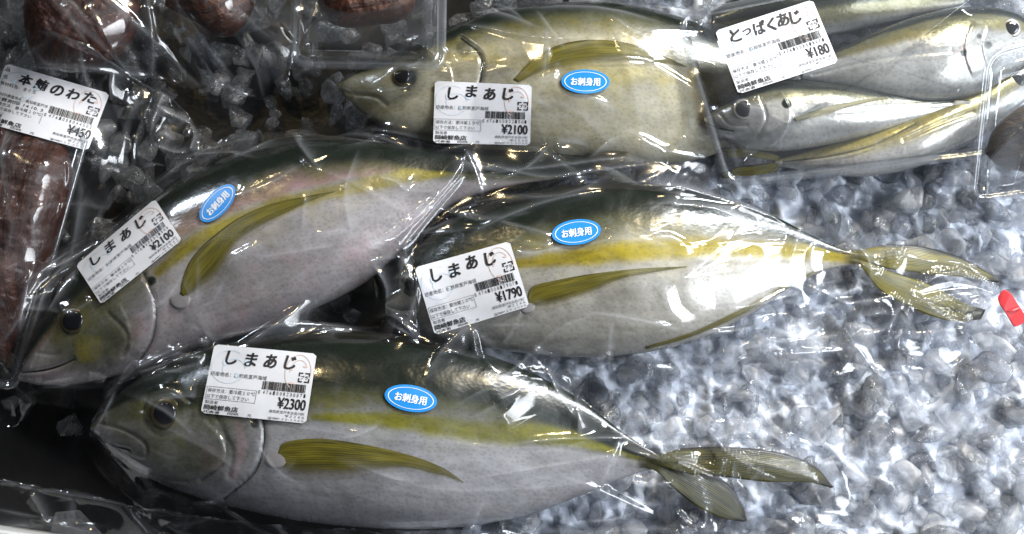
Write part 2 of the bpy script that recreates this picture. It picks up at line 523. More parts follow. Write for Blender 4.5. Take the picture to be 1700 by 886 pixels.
def blur(a, r):
    for ax in (0, 1):
        for _ in range(2):
            c = np.cumsum(np.concatenate([np.repeat(np.take(a, [0], ax), r + 1, ax), a, np.repeat(np.take(a, [-1], ax), r, ax)], ax), ax)
            k = 2 * r + 1
            n = a.shape[ax]
            a = (np.take(c, range(k, k + n), ax) - np.take(c, range(0, n), ax)) / k
    return a

# ------------------------------------------------------------------ the floor and the ice
_x = np.linspace(-0.9, 0.9, 61); _y = np.linspace(-0.8, 0.8, 61)
fx_, fy_ = np.meshgrid(_x, _y)
fl = build('box_floor', np.stack([fx_, fy_, np.full_like(fx_, -0.020)], -1).reshape(-1, 3), grid_faces(61, 61)[:, ::-1][:, ::-1], M['floor'])
tag(fl, kind='structure')

def icebase(x, y):
    px, py = PX(x, y, 0.0)
    w = ice_w(px, py)
    return -0.012 + 0.012 * w + 0.003 * fbm(x * 45, y * 45, 3, 3) * (0.3 + w)

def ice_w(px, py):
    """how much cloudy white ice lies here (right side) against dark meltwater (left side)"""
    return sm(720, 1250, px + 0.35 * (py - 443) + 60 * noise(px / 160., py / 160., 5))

ICO = None
def ico(sub):
    import bmesh
    bm = bmesh.new(); bmesh.ops.create_icosphere(bm, subdivisions=sub, radius=1)
    v = np.array([x.co[:] for x in bm.verts]); f = np.array([[q.index for q in p.verts] for p in bm.faces]); bm.free()
    return v, f

def rot(rg):
    q = rg.normal(size=4); q /= np.linalg.norm(q); a, b, c, d = q
    return np.array([[1 - 2 * (c * c + d * d), 2 * (b * c - a * d), 2 * (b * d + a * c)], [2 * (b * c + a * d), 1 - 2 * (b * b + d * d), 2 * (c * d - a * b)], [2 * (b * d - a * c), 2 * (c * d + a * b), 1 - 2 * (b * b + c * c)]])

def chunk_protos(n, rg):
    V, F = ico(3)
    out = []
    for k in range(n):
        v = V.copy()
        # cut flats into a ball, then melt the edges
        for _ in range(rg.integers(14, 26)):
            d = rg.normal(size=3); d /= np.linalg.norm(d)
            h = rg.uniform(0.42, 0.78)
            s = v @ d
            v -= np.where(s > h, (s - h) * 0.97, 0)[:, None] * d
        v *= 1 + 0.03 * noise(V[:, 0] * 2.5 + k * 3, V[:, 1] * 2.5 + V[:, 2] * 2, 11)[:, None] + 0.02 * noise(V[:, 0] * 7 + k, V[:, 1] * 7 + V[:, 2] * 5, 12)[:, None]
        v *= rg.uniform([0.8, 0.7, 0.5], [1.6, 1.2, 1.0])
        out.append(v)
    return out, F

def ice_pile(name, count, test, rad, mat, seed, lift):
    rg = np.random.default_rng(seed)
    protos, F = chunk_protos(14, rg)
    vs_, fs_, base = [], [], 0
    n = 0
    while n < count:
        px, py = rg.uniform(-120, 1820), rg.uniform(-120, 1000)
        if rg.random() > test(px, py):
            continue
        n += 1
        r = rad(rg)
        x, y = W(px, py, 0.0); x = float(x); y = float(y)
        z = float(icebase(np.array(x), np.array(y))) + r * rg.uniform(*lift)
        v = protos[rg.integers(len(protos))] @ rot(rg).T * r + np.array([x, y, z])
        vs_.append(v); fs_.append(F + base); base += len(v)
        up = v[:, 2] > z
        for dx in (-0.5, 0, 0.5):
            for dy in (-0.5, 0, 0.5):
                splat(H, v[up, 0] + dx * ST_ * 2, v[up, 1] + dy * ST_ * 2, v[up, 2])
    return build(name, np.vstack(vs_), np.vstack(fs_), mat, smooth=(name == 'wet_ice'))

H[:] = icebase(X2, Y2)
sheet_x = np.linspace(-0.42, 0.42, 500); sheet_y = np.linspace(-0.30, 0.32, 370)
sx, sy = np.meshgrid(sheet_x, sheet_y)
sz = icebase(sx, sy) + 0.0012 + 0.0040 * fbm(sx * 120, sy * 120, 31, 5) - 0.03 * (1 - sm(0.02, 0.25, ice_w(*PX(sx, sy, 0.0))))
ib = build('ice_bed', np.stack([sx, sy, sz], -1).reshape(-1, 3), grid_faces(370, 500)[:, ::-1], M['ice_bed'])
tag(ib, 'packed bed of fine crushed ice under the fish', 'ice', kind='stuff')
o = ice_pile('crushed_ice', 1900, lambda px, py: float(ice_w(px, py)) * (1.0 if px > 980 else 0.35), lambda g: 0.0032 + 0.0085 * g.random() ** 2.0, M['ice'], 5, (-0.10, 0.60))
tag(o, 'cloudy white crushed ice lumps heaped at the right and lower right', 'crushed ice', kind='stuff')
o = ice_pile('clear_ice', 320, lambda px, py: float(ice_w(px, py)) * (1.0 if px > 980 else 0.35), lambda g: g.uniform(0.006, 0.0125), M['ice_clear'], 6, (0.3, 0.8))
tag(o, 'clear glassy ice lumps on top of the crushed ice', 'crushed ice', kind='stuff')
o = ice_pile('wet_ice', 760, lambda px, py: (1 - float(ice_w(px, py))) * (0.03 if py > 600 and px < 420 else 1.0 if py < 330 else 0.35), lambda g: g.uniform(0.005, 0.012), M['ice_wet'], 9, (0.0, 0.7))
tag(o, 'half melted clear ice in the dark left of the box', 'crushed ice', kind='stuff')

# ------------------------------------------------------------------ bodies lying on their side
def body(name, dors, vent, thick, zc, mat, parent, feats=None, n=420, m=200, power=0.85, nose=0.5, lump=0.0, seed=0, splat_it=True, tail=0.25, dmin=3.0):
    if name == 'body' and not lump: lump = 0.020; seed = int(dors[0][0]) % 97
    """closed body between a back line and a belly line (photograph points at the height of the body's middle)"""
    D = spline(dors, n); V = spline(vent, n)
    Dx, Dy = W(D[:, 0], D[:, 1], zc); Vx, Vy = W(V[:, 0], V[:, 1], zc)
    mid = np.stack([(Dx + Vx) / 2, (Dy + Vy) / 2], 1); half = np.stack([(Dx - Vx) / 2, (Dy - Vy) / 2], 1)
    hl = np.linalg.norm(half, axis=1)
    u = np.linspace(0, 1, n)
    T = thick * (hl / hl.max()) ** 0.8 * (1 - (1 - tail) * sm(0.45, 1.0, u)) 
    T = np.maximum(T, 0.0012)
    th = np.linspace(0, 2 * np.pi, m, endpoint=False)
    s = np.cos(th); si = np.sin(th)
    prof = np.sign(si) * np.abs(si) ** power
    P = mid[:, None, :] + half[:, None, :] * s[None, :, None]
    Z = zc + T[:, None] * prof[None, :] * np.where(prof < 0, 0.8, 1.0)[None, :]
    top = np.broadcast_to((si > -0.05)[None, :], Z.shape)
    ux, uy = PX(P[..., 0], P[..., 1], Z)
    A = {k: np.zeros(Z.shape) for k in ('dark', 'yellow', 'pink', 'olive')}
    sv = np.broadcast_to(((1 - s) / 2)[None, :], Z.shape)
    uu = np.broadcast_to(u[:, None], Z.shape)
    if lump:
        Z = Z + lump * T[:, None] * fbm(P[..., 0] * 40, P[..., 1] * 40, seed, 3 if lump < 0.1 else 5) * (0.35 + 0.65 * np.abs(prof))[None, :]
    for f in (feats or []):
        k = f[0]
        if k == 'groove':                     # line pressed into the skin: (points, width px, depth mm, dark amount)
            d, al, sd = seg_dist(ux, uy, spline(f[1], 40))
            e = np.exp(-(d / f[2]) ** 2) * top
            Z = Z - f[3] * MM * e
            A['dark'] = np.maximum(A['dark'], f[4] * np.exp(-(d / (f[2] * 0.7)) ** 2) * top)
        elif k == 'step':                     # gill plate edge: raised on the side sd<0 (or >0), fading away from the edge
            d, al, sd = seg_dist(ux, uy, spline(f[1], 40))
            ends = sm(0, 0.12, al) * (1 - sm(0.88, 1, al))
            g = np.where(sd * f[4] > 0, np.exp(-d / f[2]), 0) * ends * top
            Z = Z + f[3] * MM * g
            A['dark'] = np.maximum(A['dark'], 0.42 * np.exp(-(d / 5.0) ** 2) * ends * top)
        elif k == 'paint':                    # ('paint', attr, points, [half widths], amount)
            sp = spline(f[2], 60)
            d, al, sd = seg_dist(ux, uy, sp)
            w = np.interp(al, np.linspace(0, 1, len(f[3])), f[3])
            A[f[1]] = np.maximum(A[f[1]], f[4] * (1 - sm(0.25, 1.75, d / np.maximum(w, 1e-3))))
        elif k == 'band':                     # ('band', attr, s0, s1, softness, amount) across the body, s=0 back, 1 belly
            lo, hi, so = f[2], f[3], f[4]
            lo = np.interp(u, np.linspace(0, 1, len(lo)), lo)[:, None] if isinstance(lo, (list, tuple)) else lo
            hi = np.interp(u, np.linspace(0, 1, len(hi)), hi)[:, None] if isinstance(hi, (list, tuple)) else hi
            g = sm(-so, so, sv - lo) * (1 - sm(-so, so, sv - hi)) if f[2] is not None else 0
            A[f[1]] = np.maximum(A[f[1]], f[5] * g)
        elif k == 'blob':                     # ('blob', attr, (px,py), r, amount, lift mm)
            d = np.hypot(ux - f[2][0], uy - f[2][1]) / f[3]
            A[f[1]] = np.maximum(A[f[1]], f[4] * (1 - sm(0.5, 1.3, d)) * top)
            if len(f) > 5:
                Z = Z + f[5] * MM * np.exp(-d ** 2) * top
    verts = np.concatenate([P, Z[..., None]], -1).reshape(-1, 3)
    F = grid_faces(n, m, True)
    L = len(verts)
    verts = np.vstack([verts, [[*mid[0], zc]], [[*mid[-1], zc]]])
    length = np.concatenate([[0], np.cumsum(np.linalg.norm(np.diff(mid, axis=0), axis=1))])
    UV = np.stack([np.broadcast_to(length[:, None], Z.shape), s[None, :] * hl[:, None] + 0.2 + np.where(si < 0, 0.3, 0)[None, :]], -1).reshape(-1, 2)
    UV = np.vstack([UV, UV[:1], UV[-1:]])
    at = {k: np.concatenate([a.ravel(), [a[0, 0], a[-1, 0]]]) for k, a in A.items()}
    fs = [tuple(q) for q in F]
    for j in range(m):
        fs.append((j, (j + 1) % m, L)); fs.append(((n - 1) * m + (j + 1) % m, (n - 1) * m + j, L + 1))
    o = build(name, verts, fs, mat, parent, True, at, UV)
    import bmesh
    bm = bmesh.new(); bm.from_mesh(o.data); bmesh.ops.recalc_face_normals(bm, faces=bm.faces[:]); bm.to_mesh(o.data); bm.free()
    if splat_it:
        g = np.zeros_like(H) - 1
        tt = si > 0
        zi = Z[:, tt]; pi = P[:, tt]
        for a in np.linspace(0, 1, 4, endpoint=False):
            z_ = zi[:-1] * (1 - a) + zi[1:] * a; p_ = pi[:-1] * (1 - a) + pi[1:] * a
            for b in np.linspace(0, 1, 4, endpoint=False):
                splat(g, p_[:, :-1, 0] * (1 - b) + p_[:, 1:, 0] * b, p_[:, :-1, 1] * (1 - b) + p_[:, 1:, 1] * b, z_[:, :-1] * (1 - b) + z_[:, 1:] * b)
        np.maximum(H, g, out=H)
    return o

def lift_px(px, py, extra=0.0, Hm=None, z0=0.02):
    """world point seen at (px,py) lying on the current surface"""
    z = np.full(np.shape(px), z0)
    for _ in range(6):
        x, y = W(px, py, z)
        z = sampleH(H if Hm is None else Hm, x, y) + extra
    x, y = W(px, py, z)
    return x, y, z

def fin(name, up, lo, mat, parent, over=0.0003, thick=0.00025, z=None, n=60, m=14, dark=None, ruff=0.0, smooth_h=4, belly=0.0):
    """fin between two edges (photograph points); hugs the surface, or lies at heights z (list from root to tip)"""
    U = spline(up, n); L_ = spline(lo, n)
    w = np.linspace(0, 1, m)[None, :, None]
    Q = U[:, None, :] * (1 - w) + L_[:, None, :] * w
    uu = np.broadcast_to(np.linspace(0, 1, n)[:, None], (n, m)); ww = np.broadcast_to(np.linspace(0, 1, m)[None, :], (n, m))
    if z is None:
        Hs = blur(H, smooth_h)
        x, y, zz = lift_px(Q[..., 0], Q[..., 1], 0.0, Hs)
        zz = np.maximum(zz, sampleH(H, x, y)) + over
    else:
        zz = np.interp(uu, np.linspace(0, 1, len(z)), z)
        x, y = W(Q[..., 0], Q[..., 1], zz)
    zz = zz + belly * np.sin(ww * np.pi) + ruff * np.sin(ww * 40) * 0.5 + ruff * 2 * noise(uu * 5, ww * 3, 21)
    dk = np.zeros((n, m))
    if dark == 'tip': dk = sm(0.8, 1.0, uu)
    if dark == 'edge': dk = np.maximum(np.maximum(1 - sm(0.0, 0.3, ww), sm(0.85, 1.0, uu)), 0)
    if dark == 'all': dk[:] = 1
    if name == 'pectoral_fin': dk = 0.55 * (1 - sm(0.0, 0.30, ww))
    th_ = 0.10 + (0.95 * sm(0.42, 0.95, ww) + 0.5 * sm(0.8, 1.0, uu)) * (z is None)
    if name == 'caudal_fin':
        th_ = np.maximum(0.0 + 0.12 * sm(0.6, 1.0, ww) * sm(0.3, 0.7, uu), 1.2 * (1 - sm(0.03, 0.22, uu)))
        dk = dk * sm(0.1, 0.35, uu)
    o = slab(name, np.stack([x, y], -1), zz, thick, mat, parent, np.stack([uu, ww], -1), {'dark': dk, 'thin': th_})
    splat(H, x, y, zz)
    return o

def eye(px, py, r, parent, iris='iris', pr=0.74, dome=0.26, over=0.0):
    x, y, z = lift_px(px, py, 0.0, blur(H, 8))
    x, y, z = float(x), float(y), float(z) + over
    r = r * PXM
    k = 40
    a = np.linspace(0, 2 * np.pi, k, endpoint=False)
    def disc(name, r0, zt, mat, par, rings=8, dm=dome):
        vs_ = [[x, y, z + zt + r0 * dm]]
        for i in range(1, rings + 1):
            q = i / rings
            zz = z + zt + r0 * dm * math.sqrt(max(0, 1 - q * q)) - (0.6 * r0 * (q > 0.99))
            for t in a:
                vs_.append([x + r0 * q * math.cos(t), y + r0 * q * math.sin(t), zz])
        fs_ = [(0, 1 + j, 1 + (j + 1) % k) for j in range(k)]
        for i in range(rings - 1):
            for j in range(k):
                b0 = 1 + i * k
                fs_.append((b0 + j, b0 + k + j, b0 + k + (j + 1) % k, b0 + (j + 1) % k))
        return build(name, np.array(vs_), fs_, mat, par)
    e = disc('eye' if pr else 'fin_root', r, -0.0006, M[iris], parent)
    if pr: disc('pupil', r * pr, -0.0006 + r * dome - r * pr * dome * 0.6, M['pupil'], e)
    d = np.hypot(X2 - x, Y2 - y)
    np.maximum(H, np.where(d < r, z + r * dome * np.sqrt(np.clip(1 - (d / r) ** 2, 0, 1)), -1), out=H)
    return e

# ------------------------------------------------------------------ the big fish
def bands(dk, ol, pk0, pk1, pk=0.75):
    return [('band', 'yellow', 0.22, 0.66, 0.2, 0.36), ('band', 'dark', -2.0, dk, 0.11, 0.95), ('band', 'olive', -2.0, ol, 0.16, 0.85), ('band', 'pink', pk0, pk1, 0.08, pk)]

GROUP_F = 'whole striped fish in clear bags'
# golden fish at the back
fb = thing('jack_fish', 900, 140, 'golden flanked fish along the back, its mouth beside the lidded tray corner', 'fish', GROUP_F)
body('body', [(562, 138), (590, 118), (650, 92), (745, 48), (850, 18), (1000, 6), (1130, 30), (1230, 80), (1300, 130), (1345, 160)],
     [(562, 148), (585, 172), (625, 205), (700, 232), (850, 258), (1000, 272), (1110, 272), (1200, 252), (1290, 215), (1345, 185)], 0.025, 0.017, M['fish_b'], fb,
     bands([0.25, 0.22, 0.14, 0.12, 0.15, 0.2], [0.34, 0.34, 0.3, 0.26, 0.3, 0.35], 0.5, 1.2, 0.5) + [
         ('band', 'yellow', 0.12, 0.50, 0.15, 0.42), ('paint', 'yellow', [(745, 92), (850, 104), (950, 116), (1080, 124), (1180, 132)], [6, 16, 22, 22, 12], 0.62),
         ('groove', [(562, 150), (590, 156), (622, 160), (640, 172)], 4, 0.8, 0.45), ('blob', 'olive', (640, 130), 70, 0.6),
         ('paint', 'pink', [(566, 152), (600, 170), (640, 185)], [7, 8, 6], 0.9),
         ('groove', [(766, 62), (796, 88), (800, 120), (790, 160)], 5, 1.4, 0.9),
         ('step', [(690, 70), (745, 110), (748, 160), (712, 210)], 22, 1.2, -1),
         ('blob', 'dark', (672, 128), 26, 0.8, -1.0), ('blob', 'yellow', (735, 85), 26, 0.5), ('blob', 'dark', (770, 80), 18, 0.6)])
eye(668, 127, 19, fb)
fin('pectoral_fin', [(852, 132), (885, 98), (930, 74), (990, 66), (1060, 76), (1140, 110)], [(864, 138), (905, 124), (960, 114), (1030, 110), (1090, 110), (1140, 112)], M['fin_y'], fb)

# rosy fish on the left
fa = thing('jack_fish', 420, 420, 'rosy pink flanked fish pointing to the lower left, head at the dark left edge', 'fish', GROUP_F)
body('body', [(32, 618), (48, 575), (75, 525), (125, 455), (185, 392), (270, 322), (360, 275), (450, 247), (540, 234), (640, 238), (740, 250), (830, 250), (930, 250), (1010, 256)],
     [(32, 632), (75, 640), (130, 637), (225, 614), (330, 577), (430, 545), (530, 507), (610, 465), (680, 402), (740, 345), (800, 320), (860, 306), (940, 295), (1010, 286)], 0.027, 0.024, M['fish_a'], fa,
     bands([0.3, 0.28, 0.24, 0.23, 0.26, 0.7, 1.2], [0.42, 0.40, 0.36, 0.36, 0.40, 0.9, 1.2], 0.20, 0.37, 1.0) + [
         ('band', 'pink', 0.6, 1.2, 0.15, 0.42),
         ('paint', 'yellow', [(262, 452), (330, 398), (440, 350), (560, 316), (660, 296), (760, 276), (850, 274)], [10, 16, 17, 15, 15, 14, 8], 0.9),
         ('groove', [(36, 618), (72, 614), (100, 606), (122, 596)], 3.5, 1.3, 0.8),
         ('groove', [(62, 586), (95, 588), (120, 574)], 3, 0.5, 0.3),
         ('step', [(198, 500), (216, 545), (214, 590), (180, 614)], 34, 0.8, -1),
         ('step', [(236, 455), (256, 505), (252, 560), (228, 600)], 44, 1.2, -1), ('groove', [(238, 452), (258, 505), (254, 560), (230, 602)], 4, 0.7, 0.8),
         ('groove', [(180, 520), (212, 556), (205, 590)], 4, 0.8, 0.45),
         ('blob', 'dark', (252, 466), 10, 0.8), ('blob', 'yellow', (148, 578), 30, 0.5), ('blob', 'olive', (150, 545), 95, 0.8), ('blob', 'dark', (150, 470), 60, 0.55),
         ('blob', 'olive', (190, 480), 70, 0.7), ('blob', 'pink', (225, 540), 34, 0.5), ('blob', 'pink', (640, 420), 70, 0.42), ('blob', 'pink', (545, 450), 60, 0.42)])
eye(122, 532, 25, fa)
fin('pectoral_fin', [(300, 488), (304, 462), (318, 430), (350, 396), (400, 360), (460, 336), (560, 316)], [(306, 494), (330, 488), (366, 462), (392, 412), (430, 384), (470, 360), (520, 332)], M['fin_y'], fa)
fin('dorsal_fin', [(352, 272), (400, 250), (450, 230), (500, 226), (560, 226), (640, 236)], [(370, 280), (420, 262), (470, 250), (520, 244), (580, 242), (640, 242)], M['fin_d'], fa, z=[0.024, 0.026, 0.026, 0.024], dark='all')
fin('caudal_fin', [(975, 256), (1005, 250), (1040, 252), (1072, 266)], [(975, 274), (1005, 276), (1040, 270), (1068, 271)], M['fin_brown'], fa, z=[0.030, 0.034, 0.035, 0.034], dark='tip')
fin('caudal_fin', [(975, 268), (1020, 280), (1060, 304)], [(975, 286), (1014, 298), (1054, 314)], M['fin_brown'], fa, z=[0.029, 0.026, 0.022], dark='edge')

# ivory bellied fish on the right
fc = thing('jack_fish', 1050, 450, 'ivory bellied fish with a bold yellow stripe and forked tail over the ice', 'fish', GROUP_F)
body('body', [(640, 498), (660, 455), (695, 408), (760, 358), (850, 326), (960, 308), (1060, 305), (1170, 320), (1270, 352), (1350, 392), (1400, 414), (1450, 420)],
     [(640, 512), (668, 536), (740, 562), (830, 580), (950, 592), (1070, 585), (1160, 562), (1240, 524), (1310, 478), (1365, 450), (1410, 440), (1450, 440)], 0.027, 0.024, M['fish_c'], fc,
     bands([0.36, 0.36, 0.30, 0.24, 0.24, 0.26, 0.35], [0.5, 0.48, 0.44, 0.40, 0.38, 0.38, 0.42], 0.62, 1.2, 0.35) + [
         ('paint', 'yellow', [(800, 445), (900, 432), (1000, 422), (1100, 412), (1200, 410), (1300, 416), (1440, 430)], [5, 14, 20, 20, 17, 14, 10], 1.0),
         ('step', [(835, 430), (868, 480), (860, 535), (830, 575)], 24, 1.5, -1),
         ('groove', [(880, 400), (960, 412), (1060, 425), (1200, 432), (1420, 430)], 3.5, 0.25, 0.28), ('groove', [(644, 508), (665, 514), (690, 512)], 4, 1.2, 0.7),
         ('blob', 'olive', (760, 470), 70, 0.6), ('blob', 'olive', (1180, 470), 40, 0.35), ('blob', 'olive', (1215, 445), 25, 0.3)])
eye(686, 472, 21, fc)
fin('pectoral_fin', [(876, 498), (884, 476), (920, 466), (980, 455), (1060, 446), (1140, 442)], [(878, 506), (896, 516), (936, 508), (984, 490), (1040, 464), (1140, 444)], M['fin_y'], fc)
fin('anal_fin', [(1070, 578), (1140, 556), (1210, 524), (1280, 486), (1352, 450)], [(1072, 584), (1142, 564), (1214, 534), (1285, 496), (1354, 458)], M['fin_y'], fc, thick=0.0012, over=0.0008)
fin('caudal_fin', [(1385, 411), (1430, 414), (1475, 406), (1535, 410), (1602, 430), (1662, 466)], [(1385, 428), (1430, 432), (1475, 446), (1540, 454), (1602, 460), (1656, 469)], M['fin_t'], fc, z=[0.0275, 0.0272, 0.026, 0.023, 0.020], dark='edge', belly=0.0006)
fin('caudal_fin', [(1385, 422), (1430, 428), (1478, 450), (1542, 472), (1598, 502), (1636, 514)], [(1385, 440), (1425, 440), (1462, 482), (1520, 514), (1580, 533), (1628, 530)], M['fin_t'], fc, z=[0.0272, 0.0268, 0.025, 0.020, 0.018], dark='tip', belly=0.0006)

# dark backed fish in front
fd = thing('jack_fish', 620, 720, 'large dark backed fish with a gold ringed eye lying nearest, curled dark tail fin', 'fish', GROUP_F)
body('body', [(152, 704), (175, 676), (215, 640), (290, 598), (390, 568), (500, 553), (600, 551), (700, 562), (800, 586), (890, 622), (970, 668), (1040, 722), (1095, 756)],
     [(152, 716), (185, 752), (240, 790), (330, 826), (450, 856), (560, 872), (680, 878), (790, 872), (890, 850), (970, 820), (1030, 795), (1070, 782), (1098, 776)], 0.029, 0.026, M['fish_d'], fd,
     bands([0.24, 0.29, 0.34, 0.34, 0.33, 0.35, 0.5], [0.55, 0.52, 0.50, 0.48, 0.46, 0.48, 0.5], 0.30, 0.45, 0.5) + [('band', 'pink', 0.55, 1.2, 0.2, 0.34), 
         ('paint', 'yellow', [(520, 692), (640, 697), (740, 708), (840, 720), (940, 726), (1060, 756)], [6, 15, 21, 22, 16, 9], 1.0),
         ('groove', [(440, 640), (540, 662), (650, 702), (760, 722), (900, 740), (1060, 764)], 3.5, 0.25, 0.28), ('groove', [(153, 718), (178, 736), (216, 747)], 3.5, 1.3, 0.9),
         ('groove', [(172, 728), (210, 770), (262, 792), (310, 800)], 3, 0.6, 0.35),
         ('step', [(330, 690), (366, 726), (372, 768), (320, 800)], 36, 0.8, -1), ('groove', [(345, 668), (372, 716), (374, 765), (335, 797)], 5, 0.6, 0.6),
         ('step', [(418, 640), (436, 720), (420, 780), (370, 826)], 46, 1.2, -1), ('groove', [(422, 640), (439, 718), (424, 782), (372, 828)], 4, 0.7, 0.85), ('paint', 'pink', [(392, 690), (402, 740), (388, 790)], [9, 12, 8], 0.8), ('paint', 'olive', [(300, 760), (340, 770), (366, 740)], [16, 22, 14], 0.7),
         ('groove', [(362, 712), (385, 745), (380, 790)], 5, 0.7, 0.4),
         ('groove', [(238, 680), (250, 655), (285, 645), (314, 664)], 5, 0.8, 0.7), ('groove', [(164, 702), (205, 714), (240, 736), (240, 758), (212, 750)], 3, 0.7, 0.5), ('groove', [(240, 700), (262, 722), (300, 716), (318, 690)], 4, 0.5, 0.4),
         ('blob', 'dark', (424, 704), 10, 0.8), ('blob', 'olive', (310, 710), 125, 0.72), ('blob', 'dark', (300, 625), 75, 0.7), ('blob', 'olive', (240, 700), 70, 0.6), ('blob', 'yellow', (290, 735), 25, 0.35),
         ('blob', 'pink', (350, 760), 30, 0.7), ('blob', 'olive', (400, 740), 35, 0.55)])
eye(275, 686, 29, fd, pr=0.68)
fin('pectoral_fin', [(462, 752), (474, 734), (530, 728), (600, 737), (680, 755), (735, 776), (770, 800)], [(463, 768), (480, 794), (530, 798), (600, 792), (670, 782), (730, 792), (770, 802)], M['fin_y'], fd)
fin('caudal_fin', [(1040, 736), (1090, 754), (1135, 744), (1210, 742), (1290, 750), (1350, 772), (1384, 808)], [(1040, 762), (1090, 772), (1140, 786), (1205, 792), (1275, 800), (1338, 800), (1380, 810)], M['fin_td'], fd, z=[0.0295, 0.029, 0.028, 0.025, 0.021], dark='edge', belly=0.0006)
fin('caudal_fin', [(1040, 752), (1095, 764), (1155, 774), (1204, 800), (1230, 832), (1240, 864)], [(1040, 776), (1085, 780), (1118, 810), (1156, 840), (1200, 860), (1234, 866)], M['fin_td'], fd, z=[0.029, 0.028, 0.023, 0.017, 0.013], dark='edge', belly=0.0006)

for f_, x_, y_, r_ in ((fd, 459, 758, 16), (fa, 299, 495, 15), (fc, 874, 505, 13)):
    eye(x_, y_, r_ * 1.25, f_, 'flesh', 0.0, 0.22)

fin('dorsal_fin', [(400, 569), (500, 554), (600, 552), (700, 563), (780, 582)], [(410, 582), (505, 568), (600, 566), (695, 577), (772, 592)], M['fin_d'], fd, dark='all')
fin('dorsal_fin', [(770, 356), (850, 328), (960, 310), (1060, 307), (1160, 320)], [(780, 366), (858, 340), (962, 322), (1060, 318), (1155, 330)], M['fin_d'], fc, dark='all')

# ------------------------------------------------------------------ small fish in the tray at the back right
GROUP_S = 'small silver fish in the tray'
s3 = thing('horse_mackerel', 1480, 235, 'lowest small fish of the tray, yellow flank and dark tail fin at left', 'fish', GROUP_S)
body('body', [(1285, 266), (1350, 248), (1450, 216), (1530, 186), (1600, 152), (1650, 128), (1690, 108), (1730, 105)],
     [(1285, 274), (1350, 285), (1430, 292), (1510, 280), (1570, 258), (1630, 225), (1690, 178), (1730, 140)], 0.014, 0.022, M['aji'], s3,
     [('band', 'dark', -2, 0.06, 0.05, 0.8), ('band', 'olive', -2, 0.4, 0.2, 0.8), ('band', 'yellow', 0.1, 0.62, 0.2, 0.80), ('band', 'pink', 0.55, 0.85, 0.1, 0.5), ('paint', 'dark', [(1300, 272), (1400, 262), (1470, 240)], [4, 4, 2], 0.5),
      ('groove', [(1300, 268), (1380, 258), (1450, 240), (1520, 205)], 4, 0.6, 0.7), ('groove', [(1500, 232), (1560, 205), (1615, 185)], 4, 0.8, 0.4)], n=300, m=140)
eye(1690, 132, 20, s3, 'iris_s', 0.72)
fin('caudal_fin', [(1305, 262), (1270, 252), (1230, 244), (1196, 246)], [(1305, 270), (1275, 264), (1240, 260), (1206, 262)], M['fin_t'], s3, z=[0.024, 0.024, 0.022], dark='edge')
fin('caudal_fin', [(1305, 268), (1265, 272), (1225, 276), (1196, 288)], [(1305, 278), (1270, 288), (1230, 294), (1200, 296)], M['fin_t'], s3, z=[0.024, 0.024, 0.022], dark='edge')
s1 = thing('horse_mackerel', 1520, 95, 'uppermost small silver fish of the tray, head to the right and belly shining', 'fish', GROUP_S)
body('body', [(1330, 112), (1400, 78), (1460, 50), (1540, 24), (1620, 12), (1680, 20), (1715, 42), (1740, 70)],
     [(1330, 132), (1400, 146), (1470, 164), (1560, 168), (1630, 152), (1680, 122), (1715, 96), (1740, 80)], 0.017, 0.029, M['aji'], s1,
     [('band', 'dark', -2, 0.15, 0.06, 0.9), ('band', 'olive', -2, 0.36, 0.12, 0.9), ('blob', 'dark', (1640, 75), 9, 0.7), ('blob', 'dark', (1625, 60), 6, 0.7), ('blob', 'dark', (1650, 100), 5, 0.6), ('blob', 'pink', (1604, 92), 20, 1.0), ('band', 'yellow', 0.18, 0.38, 0.08, 0.4), ('band', 'pink', 0.6, 0.95, 0.1, 0.35),
      ('groove', [(1350, 124), (1430, 104), (1500, 92), (1580, 84)], 3, 0.5, 0.3), ('step', [(1616, 34), (1602, 70), (1604, 100), (1616, 130)], 26, 0.7, 1), ('step', [(1640, 40), (1630, 76), (1640, 116)], 20, 0.5, 1), ('blob', 'dark', (1600, 88), 8, 0.8)], n=300, m=140)
eye(1679, 46, 19, s1, 'iris_s', 0.72)
fin('anal_fin', [(1310, 136), (1370, 148), (1430, 162), (1500, 172)], [(1312, 146), (1370, 164), (1430, 176), (1500, 178)], M['pale_fin'], s1, z=[0.032, 0.034, 0.034])
s2 = thing('horse_mackerel', 1380, 195, 'middle small fish of the tray with a big silver ringed eye, head at the left', 'fish', GROUP_S)
body('body', [(1168, 194), (1195, 168), (1235, 146), (1290, 134), (1370, 140), (1450, 150), (1530, 160), (1610, 166)],
     [(1168, 204), (1195, 228), (1240, 244), (1300, 249), (1380, 238), (1450, 222), (1530, 196), (1610, 174)], 0.018, 0.030, M['aji'], s2,
     [('band', 'dark', -2, [0.30, 0.28, 0.22, 0.28, 0.4], 0.08, 0.95), ('band', 'olive', -2, 0.44, 0.12, 0.8), ('groove', [(1320, 190), (1400, 186), (1480, 178), (1580, 170)], 3, 0.4, 0.5), ('groove', [(1196, 190), (1212, 206), (1240, 208)], 3, 0.5, 0.5), ('band', 'pink', 0.6, 0.9, 0.1, 0.3),
      ('groove', [(1170, 203), (1195, 212), (1218, 217)], 3, 1.2, 1.0), ('step', [(1296, 150), (1312, 185), (1302, 222), (1280, 243)], 20, 1.3, -1),
      ('blob', 'dark', (1306, 172), 10, 1.0), ('groove', [(1262, 160), (1272, 195), (1256, 228)], 3, 0.6, 0.3)], n=300, m=140)
eye(1235, 181, 21, s2, 'iris_s', 0.74)
fin('pectoral_fin', [(1318, 196), (1370, 178), (1430, 166), (1475, 160)], [(1322, 204), (1372, 192), (1430, 174), (1475, 164)], M['pale_fin'], s2)
